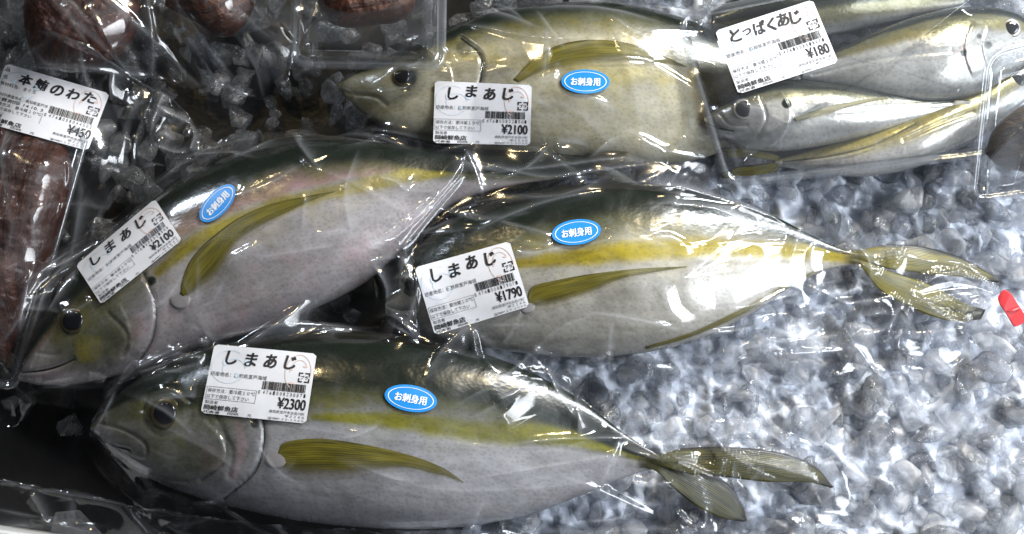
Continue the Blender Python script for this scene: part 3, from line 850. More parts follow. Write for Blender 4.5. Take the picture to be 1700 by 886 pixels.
s0 = thing('horse_mackerel', 1450, 20, 'dark backed small fish half hidden at the very top of the tray', 'fish', GROUP_S)
body('body', [(1180, 20), (1260, -20), (1400, -40), (1600, -60)], [(1180, 60), (1280, 70), (1400, 52), (1600, 8)], 0.015, 0.020, M['aji'], s0,
     [('band', 'dark', -2, 0.7, 0.1, 0.8), ('band', 'olive', -2, 0.95, 0.15, 0.9)], n=120, m=70)

# ------------------------------------------------------------------ meat at the left and top
GROUP_M = 'dark red tuna offal pieces'
def lump(label, dors, vent, thick, zc, mat, seed, cat='meat', name='offal_piece', group=GROUP_M):
    o = body(name, dors, vent, thick, zc, M[mat], None, None, n=220, m=130, power=0.8, lump=0.22, seed=seed, tail=0.8)
    return tag(o, label, cat, group)
lump('long dark maroon piece of offal under the ¥450 label at the left edge', [(40, 205), (92, 222), (118, 270), (112, 340), (82, 430), (45, 520), (10, 600)], [(40, 200), (-30, 225), (-80, 300), (-100, 400), (-110, 480), (-80, 560), (10, 605)], 0.022, 0.020, 'meat', 2)
lump('maroon slab of offal at the top left corner', [(60, 110), (120, 112), (185, 98), (225, 50), (228, -20), (200, -60)], [(60, 105), (45, 60), (45, 0), (60, -40), (110, -66), (200, -64)], 0.022, 0.018, 'meat', 3)
lump('small brown lump of offal with a bright glint at the top', [(275, 10), (330, 38), (352, 56), (385, 56), (412, 30), (425, -20), (400, -50)], [(275, 5), (278, -20), (300, -40), (330, -52), (360, -56), (385, -56), (400, -52)], 0.020, 0.022, 'meat2', 4)
lump('rounded brown lump of offal in the clear tray at the top centre', [(526, 0), (536, 26), (566, 42), (610, 40), (655, 34), (684, 14), (690, -20), (670, -50)], [(526, -5), (528, -30), (550, -50), (580, -56), (610, -58), (640, -58), (655, -56), (670, -52)], 0.018, 0.044, 'meat2', 5)
lump('dark brown fillet in the clear tray at the right edge', [(1636, 250), (1650, 215), (1675, 190), (1710, 170), (1780, 160)], [(1636, 255), (1660, 275), (1700, 284), (1740, 280), (1780, 260)], 0.010, 0.046, 'brownfish', 6, 'fish fillet', 'fish_fillet', None)

# ------------------------------------------------------------------ clear plastic trays
def rrect(c, r, k=10):
    """rounded four sided outline through photograph corners c (TL, TR, BR, BL)"""
    c = np.array(c, float); out = []
    for i in range(4):
        p, a, b = c[i], c[i - 1], c[(i + 1) % 4]
        ra = p + (a - p) / np.linalg.norm(a - p) * r; rb = p + (b - p) / np.linalg.norm(b - p) * r
        for t in np.linspace(0, 1, k):
            out.append((1 - t) ** 2 * ra + 2 * t * (1 - t) * p + t * t * rb)
        nxt = c[(i + 1) % 4]
        e = nxt + (p - nxt) / np.linalg.norm(p - nxt) * r
        for t in np.linspace(0, 1, 14)[1:-1]:
            out.append(rb + (e - rb) * t)
    return np.array(out)

def tray(label, corners, r, z0, z1, lid=0.0, rib=0.0, mat='clear', lift=True):
    pts = rrect(corners, r)
    x, y = W(pts[:, 0], pts[:, 1], z1)
    P = np.stack([x, y], 1)
    t = np.roll(P, -1, 0) - np.roll(P, 1, 0); t /= np.linalg.norm(t, axis=1)[:, None]
    nrm = np.stack([-t[:, 1], t[:, 0]], 1)
    if np.mean(np.sum(nrm * (P.mean(0) - P), 1)) < 0: nrm = -nrm
    cx, cy_ = corners[3]
    ro = thing('food_tray', (corners[0][0] + corners[2][0]) / 2, (corners[0][1] + corners[2][1]) / 2, label, 'plastic tray', 'clear plastic food trays')
    k = np.arange(len(P))
    rb = rib * np.where((k // 2) % 2, 1.0, -1.0)
    def sweep(levels, name, m, cap):
        vs_, n = [], len(P)
        for off, z, rr in levels:
            q = P + nrm * (off + rr * rb)[:, None] if rib else P + nrm * off
            vs_.append(np.concatenate([q, np.full((n, 1), z)], 1))
        F = grid_faces(len(levels), n, True)
        V = np.vstack(vs_)
        fs = [tuple(f) for f in F]
        if cap:
            L = len(V); V = np.vstack([V, [[*P.mean(0), levels[-1][1]]]])
            b = (len(levels) - 1) * n
            fs += [(b + j, b + (j + 1) % n, L) for j in range(n)]
        o = build(name, V, fs, m, ro)
        import bmesh
        bm = bmesh.new(); bm.from_mesh(o.data); bmesh.ops.recalc_face_normals(bm, faces=bm.faces[:])
        bm.to_mesh(o.data); bm.free()
        return o
    h = z1 - z0
    sweep([(0.0, z1 - 0.002, 0), (0.0002, z1 - 0.0003, 0), (0.0012, z1 + 0.0003, 0), (0.0028, z1, 0), (0.0034, z1 - 0.0012, 0), (0.0042, z1 - 0.0012, 0), (0.0050, z1 - 0.0002, 0)], 'rim', M['rim'], False)
    sweep([(0.0050, z1 - 0.0002, 0), (0.0056, z1 - 0.002, 0.5), (0.0075, z0 + h * 0.5, 1), (0.0095, z0 + 0.003, 1), (0.011, z0 + 0.0008, 0.5), (0.014, z0, 0)], 'tray_wall', M[mat], False)
    if lid:
        sweep([(0.0010, z1 + 0.0012, 0), (0.0040, z1 + 0.0016, 0), (0.0050, z1 + 0.003, 0), (0.0075, z1 + lid * 0.8, 0), (0.0095, z1 + lid, 0), (0.013, z1 + lid + 0.0003, 0), (0.02, z1 + lid + 0.0004, 0)], 'lid', M['clear'], True)
    return ro

tray('clear ribbed tray of offal cut off by the left edge', [(-170, 150), (150, 215), (28, 650), (-260, 600)], 26, 0.004, 0.020, rib=0.0006)
tray_mid = tray('clear lidded tray at the top centre holding the rounded brown lump', [(492, -190), (744, -190), (740, 116), (478, 112)], 34, 0.034, 0.046, 0.010, rib=0.0004)
tray_s = tray('long clear tray of small silver fish with the ¥180 label', [(1118, 22), (1770, -110), (1760, 245), (1205, 312)], 40, 0.008, 0.040, 0.007)
tray_r = tray('clear tray at the right edge holding the dark brown fillet', [(1636, 84), (1800, 40), (1800, 312), (1608, 338)], 34, 0.034, 0.050, 0.007)

# ------------------------------------------------------------------ lettering
FONT_CACHE = {}
def glyphs(s, bold=0.0):
    """flat mesh of a line of writing, letter height about 1"""
    k = (s, bold)
    if k not in FONT_CACHE:
        cu = bpy.data.curves.new('line', 'FONT'); cu.body = s; cu.size = 1.0; cu.offset = bold; cu.resolution_u = 3
        ob = bpy.data.objects.new('line', cu); COL.objects.link(ob)
        bpy.context.view_layer.update()
        me = bpy.data.meshes.new_from_object(ob.evaluated_get(bpy.context.evaluated_depsgraph_get()))
        v = np.array([q.co[:2] for q in me.vertices]).reshape(-1, 2); f = [tuple(p.vertices) for p in me.polygons]
        bpy.data.objects.remove(ob); bpy.data.curves.remove(cu); bpy.data.meshes.remove(me)
        FONT_CACHE[k] = (v, f)
    return FONT_CACHE[k]

class Ink:
    """gathers flat shapes in the sheet's own coordinates (x right, y down)"""
    def __init__(s): s.v, s.f, s.m, s.n, s.z, s.lev = [], [], [], 0, [], 0
    def add(s, v, f, m):
        v = np.asarray(v, float)
        s.lev = (s.lev + 1) % 7; s.z.append(np.full(len(v), s.lev * 0.000012))
        s.v.append(v); s.f += [tuple(int(i) + s.n for i in q) for q in f]; s.m += [m] * len(f); s.n += len(v)
    def text(s, txt, x0, y0, h, x1=None, m=0, bold=0.0, slant=0.0):
        """fits txt in x0..x1 with letters from y0 (top) to y0+h"""
        if bold:
            for dx, dy in ((-1, -.7), (1, -.7), (0, 0), (-1, .7), (1, .7)):
                s.text(txt, x0 + dx * bold * h, y0 + dy * bold * h, h, None if x1 is None else x1 + dx * bold * h, m, 0, slant)
            return
        v, f = glyphs(txt)
        if not len(v): return
        a = v.min(0); b = v.max(0)
        hh = max(b[1] - a[1], 0.5)
        k = h / hh
        kx = k if x1 is None else (x1 - x0) / max(b[0] - a[0], 1e-6)
        X = x0 + (v[:, 0] - a[0]) * kx; Y = y0 + (b[1] - v[:, 1]) * k
        s.add(np.stack([X + slant * (y0 + h - Y), Y], 1), f, m)
    def rect(s, x0, y0, x1, y1, m=0):
        s.add([(x0, y0), (x1, y0), (x1, y1), (x0, y1)], [(3, 2, 1, 0)], m)
    def frame(s, x0, y0, x1, y1, w, m=0, gaps=False):
        if gaps:
            for a, b in ((0, 0.38), (0.55, 1)):
                s.rect(x0 + (x1 - x0) * a, y0, x0 + (x1 - x0) * b, y0 + w, m); s.rect(x0 + (x1 - x0) * a, y1 - w, x0 + (x1 - x0) * b, y1, m)
            for a, b in ((w, 0.40), (0.6, None)):
                ya = y0 + (w if a == w else (y1 - y0) * a); yb = y1 - w if b is None else y0 + (y1 - y0) * b
                s.rect(x0, ya, x0 + w, yb, m); s.rect(x1 - w, ya, x1, yb, m)
        else:
            s.rect(x0, y0, x1, y0 + w, m); s.rect(x0, y1 - w, x1, y1, m); s.rect(x0, y0 + w, x0 + w, y1 - w, m); s.rect(x1 - w, y0 + w, x1, y1 - w, m)
    def ring(s, cx, cy_, rx, ry, w, m, a0=0, a1=360, k=56):
        a = np.radians(np.linspace(a0, a1, k))
        o = np.stack([cx + rx * np.cos(a), cy_ + ry * np.sin(a)], 1); i = np.stack([cx + (rx - w) * np.cos(a), cy_ + (ry - w) * np.sin(a)], 1)
        s.add(np.vstack([o, i]), [(j, j + 1, k + j + 1, k + j) for j in range(k - 1)], m)
    def disc(s, cx, cy_, rx, ry, m, k=20):
        a = np.linspace(0, 2 * np.pi, k, endpoint=False)
        s.add(np.stack([cx + rx * np.cos(a), cy_ + ry * np.sin(a)], 1), [tuple(range(k - 1, -1, -1))], m)

LW = 1.46
def price_label_ink(title, price, digits, raw=None, seed=0):
    k = Ink(); g = np.random.default_rng(seed)
    # pale printed pictures under the writing
    k.ring(1.24, 0.29, 0.185, 0.255, 0.010, 2, 100, 380); k.ring(1.25, 0.30, 0.13, 0.19, 0.008, 2, 180, 330)
    k.disc(1.14, 0.26, 0.018, 0.012, 2); k.disc(1.17, 0.45, 0.035, 0.014, 2); k.disc(1.33, 0.20, 0.03, 0.012, 2)
    k.ring(0.27, 0.30, 0.25, 0.24, 0.007, 3, 20, 300); k.ring(0.34, 0.33, 0.16, 0.15, 0.008, 3, 150, 350); k.disc(0.20, 0.24, 0.03, 0.05, 3); k.disc(0.52, 0.22, 0.05, 0.06, 3); k.disc(0.40, 0.42, 0.03, 0.03, 3)
    n = len(title)
    for i, ch in enumerate(title):
        if raw: cx = 0.30 + (1.20 - 0.30) * i / (n - 1) + 0.02
        elif n > 4: cx = 0.24 + (1.13 - 0.24) * i / (n - 1)
        else: cx = 0.27 + (1.10 - 0.27) * i / (n - 1)
        h = 0.19 if not raw else 0.17
        if ch == 'っ': h = 0.09
        v, f = glyphs(ch)
        w_ = np.ptp(v[:, 0]) / max(np.ptp(v[:, 1]), .5) * h
        w_ = min(w_, 0.165)
        k.text(ch, cx - w_ / 2, 0.075 + (0.19 - h) / 2 + 0.01 * g.normal(), h, cx + w_ / 2, 0, 0.035, 0.12)
    if raw:
        k.text('品', 0.02, 0.05, 0.065, 0.085, 0); k.text('名', 0.02, 0.17, 0.065, 0.085, 0)
        k.text('原材料名：まぐろ', 0.02, 0.285, 0.06, 0.52, 0)
        k.text('原材料原産地名：高知県室戸沖', 0.02, 0.46, 0.055, 0.74, 0)
        k.text('消費期限 14.10. 3', 0.02, 0.535, 0.058, 0.70, 0)
        k.text('保存方法：要冷蔵１０℃', 0.03, 0.612, 0.055, 0.70, 0)
        k.text('以下で保存して下さい', 0.03, 0.69, 0.052, 0.58, 0)
    else:
        k.text('原産地名：高知県室戸海域', 0.03, 0.385, 0.062, 0.82, 0)
        k.text('保存方法：要冷蔵１０℃', 0.035, 0.628, 0.060, 0.70, 0)
        k.text('以下で保存して下さい', 0.035, 0.712, 0.060, 0.62, 0)
    k.frame(0.018, 0.605, 0.715, 0.790, 0.005, 1)
    k.text('製造者', 0.03, 0.805, 0.050, 0.21, 0)
    k.text('岡崎鮮魚店', 0.03, 0.868, 0.075, 0.50, 0, 0.02)
    k.text('代表者', 0.03, 0.950, 0.040, 0.26, 0, 0.01); k.text('岡崎', 0.37, 0.950, 0.038, 0.52, 0); k.text('光', 0.64, 0.945, 0.040, 0.70, 0)
    k.frame(1.255, 0.285, 1.415, 0.425, 0.018, 0, True)
    k.text('プラ', 1.285, 0.325, 0.060, 1.39, 0, 0.01)
    x = 0.775
    while x < 1.375:
        w_ = g.choice([0.005, 0.007, 0.011, 0.015])
        k.rect(x, 0.455, min(x + w_, 1.38), 0.575, 0); x += w_ + g.choice([0.005, 0.007, 0.010])
    k.text('0', 0.735, 0.59, 0.055, 0.76, 0); 
    for i, c in enumerate(digits):
        k.text(c, 0.80 + i * 0.0475, 0.588, 0.052, 0.80 + i * 0.0475 + 0.024, 0)
    pw = {6: 0.33, 5: 0.395}.get(len(price) + 1, 0.33)
    x0 = 1.03 if len(price) == 5 else 1.10
    k.text(price, x0, 0.665, 0.155, 1.415, 0, 0.022)
    k.text('高知県室戸市吉良川町', 0.93, 0.850, 0.045, 1.42, 0)
    k.text('甲２２４６', 1.16, 0.905, 0.036, 1.42, 0)
    k.text('☎0887-２５-２００６', 0.92, 0.952, 0.036, 1.42, 0)
    return k

def bil(c, u, v):
    """photograph point at (u,v) of a sheet with corners c = TL, TR, BR, BL"""
    c = np.array(c, float); u = np.asarray(u)[..., None]; v = np.asarray(v)[..., None]
    return (c[0] * (1 - u) + c[1] * u) * (1 - v) + (c[3] * (1 - u) + c[2] * u) * v

INKS = None
def sheet_on(name, corners, parent, ink, Hm, paper, inks, over=0.0005, oval=False, label=None):
    """paper sticker bent over the surface Hm, with its writing as a child"""
    ny, nx = 30, 44
    v = np.linspace(0, 1, ny); rr = 0.05
    if oval:
        k = 48; a = np.linspace(0, 2 * np.pi, k, endpoint=False)
        q = np.vstack([[[0.5, 0.5]]] + [np.stack([0.5 + 0.5 * r * np.cos(a), 0.5 + 0.5 * r * np.sin(a)], 1) for r in np.linspace(0.1, 1, 10)])
        fs = [(0, 1 + (j + 1) % k, 1 + j) for j in range(k)]
        for i in range(9):
            b = 1 + i * k
            fs += [(b + j, b + (j + 1) % k, b + k + (j + 1) % k, b + k + j) for j in range(k)]
        U, V_ = q[:, 0], q[:, 1]
    else:
        e = np.minimum(v, 1 - v)
        ins = np.where(e < rr, rr - np.sqrt(np.maximum(rr ** 2 - (rr - e) ** 2, 0)), 0) / LW
        U = (ins[:, None] + (1 - 2 * ins[:, None]) * np.linspace(0, 1, nx)[None, :]).ravel(); V_ = np.repeat(v, nx)
        fs = [tuple(f) for f in grid_faces(ny, nx)]
    p = bil(corners, U, V_)
    x, y, z = lift_px(p[:, 0], p[:, 1], over, Hm, 0.04)
    o = build(name, np.stack([x, y, z], 1), fs, paper, parent)
    import bmesh
    bm = bmesh.new(); bm.from_mesh(o.data); bmesh.ops.recalc_face_normals(bm, faces=bm.faces[:])
    if sum(f.normal.z for f in bm.faces) < 0: bmesh.ops.reverse_faces(bm, faces=bm.faces[:])
    r_ = bmesh.ops.extrude_face_region(bm, geom=bm.faces[:])
    bm.to_mesh(o.data) if False else None
    bm.free()
    if label: o['label'] = label
    splat(H, x, y, z)
    V2 = np.vstack(ink.v)
    w_ = 1.0 if oval else LW
    p = bil(corners, V2[:, 0] / w_, V2[:, 1])
    x, y, z = lift_px(p[:, 0], p[:, 1], over + 0.00022, Hm, 0.04)
    fs = ink.f
    oo = build('lettering', np.stack([x, y, z + np.concatenate(ink.z)], 1), fs, None, o, False, mats=inks, mat_idx=None)
    if len(oo.data.polygons) == len(ink.m):
        oo.data.polygons.foreach_set('material_index', np.array(ink.m, np.int32))
    return o

def oval_corners(cx, cy_, a, b, ang):
    c, s = math.cos(R(ang)), math.sin(R(ang))
    return [(cx + u * a * c - v * b * s, cy_ + u * a * s + v * b * c) for u, v in ((-1, -1), (1, -1), (1, 1), (-1, 1))]

def oval_ink():
    k = Ink()
    k.ring(0.5, 0.5, 0.44, 0.405, 0.018, 0)
    k.text('お刺身用', 0.20, 0.34, 0.33, 0.80, 0, 0.018)
    return k

# ------------------------------------------------------------------ bag film
def tighten(O, mask, iters=220, sag=0.02e-3):
    f = 4
    NY, NX = O.shape
    ny, nx = NY // f, NX // f
    Oc = O[:ny * f, :nx * f].reshape(ny, f, nx, f).max((1, 3)); Mc = mask[:ny * f, :nx * f].reshape(ny, f, nx, f).mean((1, 3)) > 0.5
    h = Oc.copy()
    for _ in range(iters):
        p = np.pad(h, 1, mode='edge')
        a = (p[:-2, 1:-1] + p[2:, 1:-1] + p[1:-1, :-2] + p[1:-1, 2:]) / 4 - sag
        h = np.where(Mc, np.maximum(Oc, a), Oc)
    i = np.clip((np.arange(NY) - 1.5) / f, 0, ny - 1.001); j = np.clip((np.arange(NX) - 1.5) / f, 0, nx - 1.001)
    i0 = i.astype(int); j0 = j.astype(int); u = (j - j0)[None, :]; v = (i - i0)[:, None]
    g = lambda a, b: h[np.ix_(a, b)]
    return (g(i0, j0) * (1 - u) + g(i0, j0 + 1) * u) * (1 - v) + (g(i0 + 1, j0) * (1 - u) + g(i0 + 1, j0 + 1) * u) * v

GPX, GPY = PX(X2, Y2, 0.035)

def bag(label, poly, center, creases=(), ang=0.0, free=1.4, cling=0.6, crum=1.0, labels=(), ovals=(), mat='film', seed=1, hem=0.8, nfold=55, zones=(), cat='plastic bag', name='plastic_bag'):
    global H
    H_all = H
    pp = np.array(poly, float)
    q = (GPX > pp[:, 0].min() - 40) & (GPX < pp[:, 0].max() + 40) & (GPY > pp[:, 1].min() - 40) & (GPY < pp[:, 1].max() + 40)
    ii = np.where(q.any(1))[0]; jj = np.where(q.any(0))[0]
    sl = (slice(ii[0], ii[-1] + 1), slice(jj[0], jj[-1] + 1))
    H = H_all[sl].copy(); gpx_, gpy_ = GPX[sl], GPY[sl]; x2, y2 = X2[sl], Y2[sl]
    ro = thing(name, *center, label, cat, 'clear plastic fish bags')
    gpx = gpx_ + 5 * noise(gpx_ / 60, gpy_ / 60, seed + 40) + 2 * noise(gpx_ / 14, gpy_ / 14, seed + 41)
    gpy = gpy_ + 5 * noise(gpx_ / 60, gpy_ / 60, seed + 42) + 2 * noise(gpx_ / 14, gpy_ / 14, seed + 43)
    pl = spline(list(poly) + [poly[0]], 160)
    mask = inside(gpx, gpy, [tuple(p) for p in pl])
    O = np.maximum(H, blur(H, 2)) + 0.0006
    base = tighten(O, mask)
    base = np.maximum(blur(np.maximum(base, O), 7), O - 0.0010)
    base = blur(base, 2)
    gap = sm(0.0006, 0.006, base - O)                       # 1 where the film hangs free
    c, s = math.cos(R(ang)), math.sin(R(ang))
    wx = gpx_ + 10 * noise(gpx_ / 120, gpy_ / 120, seed + 1); wy = gpy_ + 10 * noise(gpx_ / 120, gpy_ / 120, seed + 3)
    U = wx * c + wy * s; V = -wx * s + wy * c
    r1 = np.clip(ridge(U / 420, V / 44, seed + 5, 2) - 0.85, 0, 1)
    f1, f2 = facet(U / 150, V / 48, seed + 7)
    pat = sm(0.0, 0.5, noise(gpx_ / 160, gpy_ / 110, seed + 9))
    fr = np.full(H.shape, 0.0) + cling + (free - cling) * gap
    for pts, rad, amt in zones:                             # places crumpled more (or, below zero, pulled smooth)
        d, _, _ = seg_dist(gpx_, gpy_, pts if len(pts) > 1 else [pts[0], (pts[0][0] + 1, pts[0][1])])
        fr = fr + amt * (1 - sm(0.3, 1.2, d / rad))
    fr = np.clip(fr, 0, None)
    folds = np.zeros(H.shape); crest = np.zeros(H.shape)
    rg = np.random.default_rng(seed)
    bx = (pp[:, 0].min(), pp[:, 0].max(), pp[:, 1].min(), pp[:, 1].max())
    for q_ in range(int(nfold)):
        cx_, cy_ = rg.uniform(bx[0], bx[1]), rg.uniform(bx[2], bx[3])
        a_ = R(ang + (rg.normal() * 16 if rg.random() < 0.75 else rg.uniform(40, 140)))
        ln = rg.uniform(60, 230) * (1.0 if rg.random() < 0.8 else 1.6)
        bend = rg.normal() * 0.10 * ln
        px_ = [(cx_ - math.cos(a_) * ln / 2, cy_ - math.sin(a_) * ln / 2), (cx_ - math.sin(a_) * bend, cy_ + math.cos(a_) * bend), (cx_ + math.cos(a_) * ln / 2, cy_ + math.sin(a_) * ln / 2)]
        wf = rg.uniform(6, 16); hf = rg.uniform(0.5, 1.2) * wf / 8
        b0 = (np.abs(gpx_ - cx_) < ln / 2 + 5 * wf) & (np.abs(gpy_ - cy_) < ln / 2 + 5 * wf)
        ri = np.where(b0.any(1))[0]; rj = np.where(b0.any(0))[0]
        if not len(ri) or not len(rj): continue
        w2 = (slice(ri[0], ri[-1] + 1), slice(rj[0], rj[-1] + 1))
        d, al, sd = seg_dist(gpx_[w2], gpy_[w2], spline(px_, 7))
        tp = np.minimum(sm(0.0, 0.35, al), 1 - sm(0.6, 1.0, al))
        sgn = 1 if rg.random() < 0.5 else -1
        crest[w2] = np.maximum(crest[w2], rg.uniform(0.2, 1.0) * tp * np.where(sd * sgn > 0, np.exp(-d / (0.45 * wf)), np.exp(-d / 1.5)))
        folds[w2] = np.maximum(folds[w2], hf * tp * np.where(sd * sgn > 0, np.clip(1 - d / (2.6 * wf), 0, 1), np.clip(1 - d / (0.7 * wf), 0, 1)))
    folds = blur(folds, 1)
    wr = fr * (1.5 * r1 * pat + crum * (1.6 * np.minimum(f2 - f1, 0.45) * pat) + 1.9 * folds) * MM
    for cr in creases:
        d, al, sd = seg_dist(gpx_, gpy_, spline(cr[0], 60))
        wid = cr[2]
        tp = np.minimum(sm(-0.02, 0.2, al), 1 - sm(0.75, 1.02, al))
        crest = np.maximum(crest, min(1.0, cr[1] / 2.5) * tp * np.where(sd > 0, np.exp(-d / (0.9 * wid)), np.exp(-d / 2.0)))
        wr = wr + 1.7 * cr[1] * MM * np.where(sd > 0, np.exp(-d / (2.4 * wid)), np.exp(-d / (wid * 0.8))) * tp
    if hem:
        d, _, _ = seg_dist(gpx, gpy, pl)
        wr = wr + hem * MM * np.exp(-((d - 4) / 2.6) ** 2) * (0.5 + 0.8 * pat)
    keep = np.ones(H.shape)
    for lc in labels:
        d, _, _ = seg_dist(gpx_, gpy_, list(lc) + [lc[0]])
        ins = inside(gpx_, gpy_, lc)
        keep *= np.where(ins, 0.15, 0.15 + 0.85 * sm(0, 14, d))
    for ov in ovals:
        c_ = oval_corners(*ov)
        d, _, _ = seg_dist(gpx_, gpy_, c_ + [c_[0]])
        keep *= np.where(inside(gpx_, gpy_, c_), 0.0, sm(0, 14, d))
    base_s = np.maximum(blur(base, 5), base)
    F = np.where(mask, base * keep + base_s * (1 - keep) + wr * keep, H)
    idx = -np.ones(H.shape, np.int64); 
    Q = mask[:-1, :-1] & mask[1:, :-1] & mask[:-1, 1:] & mask[1:, 1:]
    use = np.zeros(H.shape, bool)
    use[:-1, :-1] |= Q; use[1:, :-1] |= Q; use[:-1, 1:] |= Q; use[1:, 1:] |= Q
    idx[use] = np.arange(use.sum())
    v = np.stack([x2[use], y2[use], F[use]], 1)
    fc_ = np.stack([idx[:-1, :-1][Q], idx[:-1, 1:][Q], idx[1:, 1:][Q], idx[1:, :-1][Q]], 1)
    build('film', v, fc_, M[mat], ro, attrs={'crease': (crest * keep)[use]})
    H_all[sl] = np.where(use, np.maximum(H, F), H)
    H = H_all
    return ro

PAPER_INKS = [M['ink'], M['ink_grey'], M['orange_ink'], M['blue_ink']]
def price_label(parent, corners, title, price, digits, raw=None, label=None, seed=0):
    return sheet_on('price_label', corners, parent, price_label_ink(title, price, digits, raw, seed), blur(H, 3), M['paper'], PAPER_INKS, 0.0007, label=label)
def oval(parent, spec):
    return sheet_on('oval_sticker', oval_corners(*spec), parent, oval_ink(), blur(H, 3), M['blue'], [M['white']], 0.0007, True)

LB = [(722, 134), (883, 141), (880, 241), (719, 237)]
LA = [(126, 440), (257, 330), (302, 398), (168, 505)]
LC = [(688, 444), (846, 400), (879, 508), (722, 556)]
LD = [(356, 571), (526, 587), (508, 703), (333, 685)]
LS = [(1187, 51), (1349, -1), (1392, 103), (1226, 156)]
LM = [(10, 105), (182, 155), (146, 250), (-28, 202)]
OB, OA, OC, OD = (972, 135, 40, 20, 1), (361, 337, 39, 19, -47), (957, 385, 41, 21, -7), (682, 661, 44, 22, 10)

bb = bag('clear bag round the golden fish at the back, its ¥2100 label level',
         [(540, 120), (640, 60), (745, 22), (780, -20), (1000, -40), (1170, -20), (1230, 100), (1265, 230), (1200, 305), (1090, 318), (1000, 300), (850, 282), (760, 285), (680, 262), (600, 222), (548, 175)], (900, 140),
         [([(860, 150), (1000, 108), (1110, 100)], 1.2, 5), ([(745, 30), (900, 70), (1000, 60)], 1.0, 5), ([(1000, 20), (1060, 60), (1160, 100)], 1.4, 5), ([(560, 190), (620, 210), (700, 228)], 1.0, 4),
          ([(1030, 210), (1100, 250), (1180, 260)], 1.6, 5), ([(620, 150), (650, 156), (690, 150)], 0.8, 3)], 8, 1.2, 0.62, 0.8, [LB], [OB], seed=11)
price_label(bb, LB, 'しまあじ', '¥2100', '4761008221001', seed=3)
oval(bb, OB)

bm_ = bag('dark clear bag of offal at the left edge with the ¥450 label',
          [(-60, 45), (60, 48), (170, 85), (255, 128), (300, 175), (316, 228), (270, 246), (200, 262), (150, 330), (112, 420), (70, 560), (30, 650), (-60, 660)], (60, 330),
          [([(224, 205), (240, 160), (258, 126), (300, 176)], 4.0, 7), ([(228, 215), (270, 228), (312, 222)], 3.0, 6), ([(292, 172), (300, 200), (292, 232)], 3.0, 5), ([(60, 52), (170, 90), (250, 130)], 1.5, 4),
           ([(235, 150), (270, 165), (300, 178)], 2.5, 5), ([(130, 300), (100, 400), (50, 560)], 2.0, 6), ([(150, 310), (118, 400), (80, 520)], 1.5, 4)], 100, 1.5, 0.4, 1.0, [LM], [], seed=12, zones=[([(260, 190)], 60, 1.0)])
price_label(bm_, LM, '本鮪のわた', '¥450', '4761008044502', True, seed=4)

bt = bag('loose clear bag over the maroon offal slab along the top edge', [(-60, -60), (480, -60), (470, 60), (440, 128), (340, 118), (260, 108), (180, 112), (60, 118), (-60, 90)], (220, 30),
         [([(20, 100), (160, 108), (250, 100)], 1.6, 5), ([(230, 110), (245, 50), (240, -20)], 2.0, 6), ([(150, 10), (170, 50), (190, 90)], 1.0, 5)], 60, 1.6, 0.5, 0.8, [], [], seed=18, nfold=22)
ba = bag('clear bag round the rosy fish, with a steeply tilted ¥2100 label',
         [(-20, 640), (10, 560), (60, 450), (120, 380), (230, 270), (330, 215), (440, 190), (560, 200), (680, 230), (770, 238), (860, 232), (1080, 236), (1100, 290), (1000, 320), (860, 340), (760, 352), (700, 400), (690, 470), (700, 570), (660, 556), (600, 520), (500, 562), (340, 592), (230, 642), (120, 668), (20, 664)], (420, 420),
         [([(612, 430), (640, 480), (645, 535), (700, 570)], 4.6, 9), ([(598, 516), (650, 526), (700, 568)], 3.6, 8), ([(625, 300), (655, 306), (676, 322)], 2.2, 9), ([(660, 420), (690, 480), (690, 540)], 3.0, 8), ([(640, 420), (670, 390), (750, 300), (775, 250)], 2.6, 6), ([(665, 420), (720, 350), (780, 280)], 1.6, 5),
          ([(770, 245), (790, 290), (800, 330)], 2.6, 6), ([(800, 290), (920, 280), (1060, 262)], 1.8, 4), ([(620, 300), (680, 320), (740, 318)], 1.6, 6), ([(60, 640), (200, 634), (330, 588)], 1.2, 4),
          ([(220, 300), (330, 230), (430, 205)], 1.5, 5), ([(430, 205), (560, 210), (690, 250)], 1.2, 4), ([(500, 265), (520, 285), (540, 292)], 0.8, 3), ([(480, 440), (520, 425), (560, 415)], 0.8, 4), ([(330, 520), (360, 505), (380, 470)], 0.8, 4),
          ([(100, 500), (120, 525), (160, 505), (230, 470)], 1.0, 4), ([(30, 560), (60, 480), (120, 400)], 2.2, 6)], -25, 1.7, 0.62, labels=[LA], ovals=[OA], seed=13, crum=0.5, nfold=60, zones=[([(640, 440), (690, 540)], 60, 0.8), ([(760, 290)], 60, 0.9)])
price_label(ba, LA, 'しまあじ', '¥2100', '4761008321006', seed=5)
oval(ba, OA)

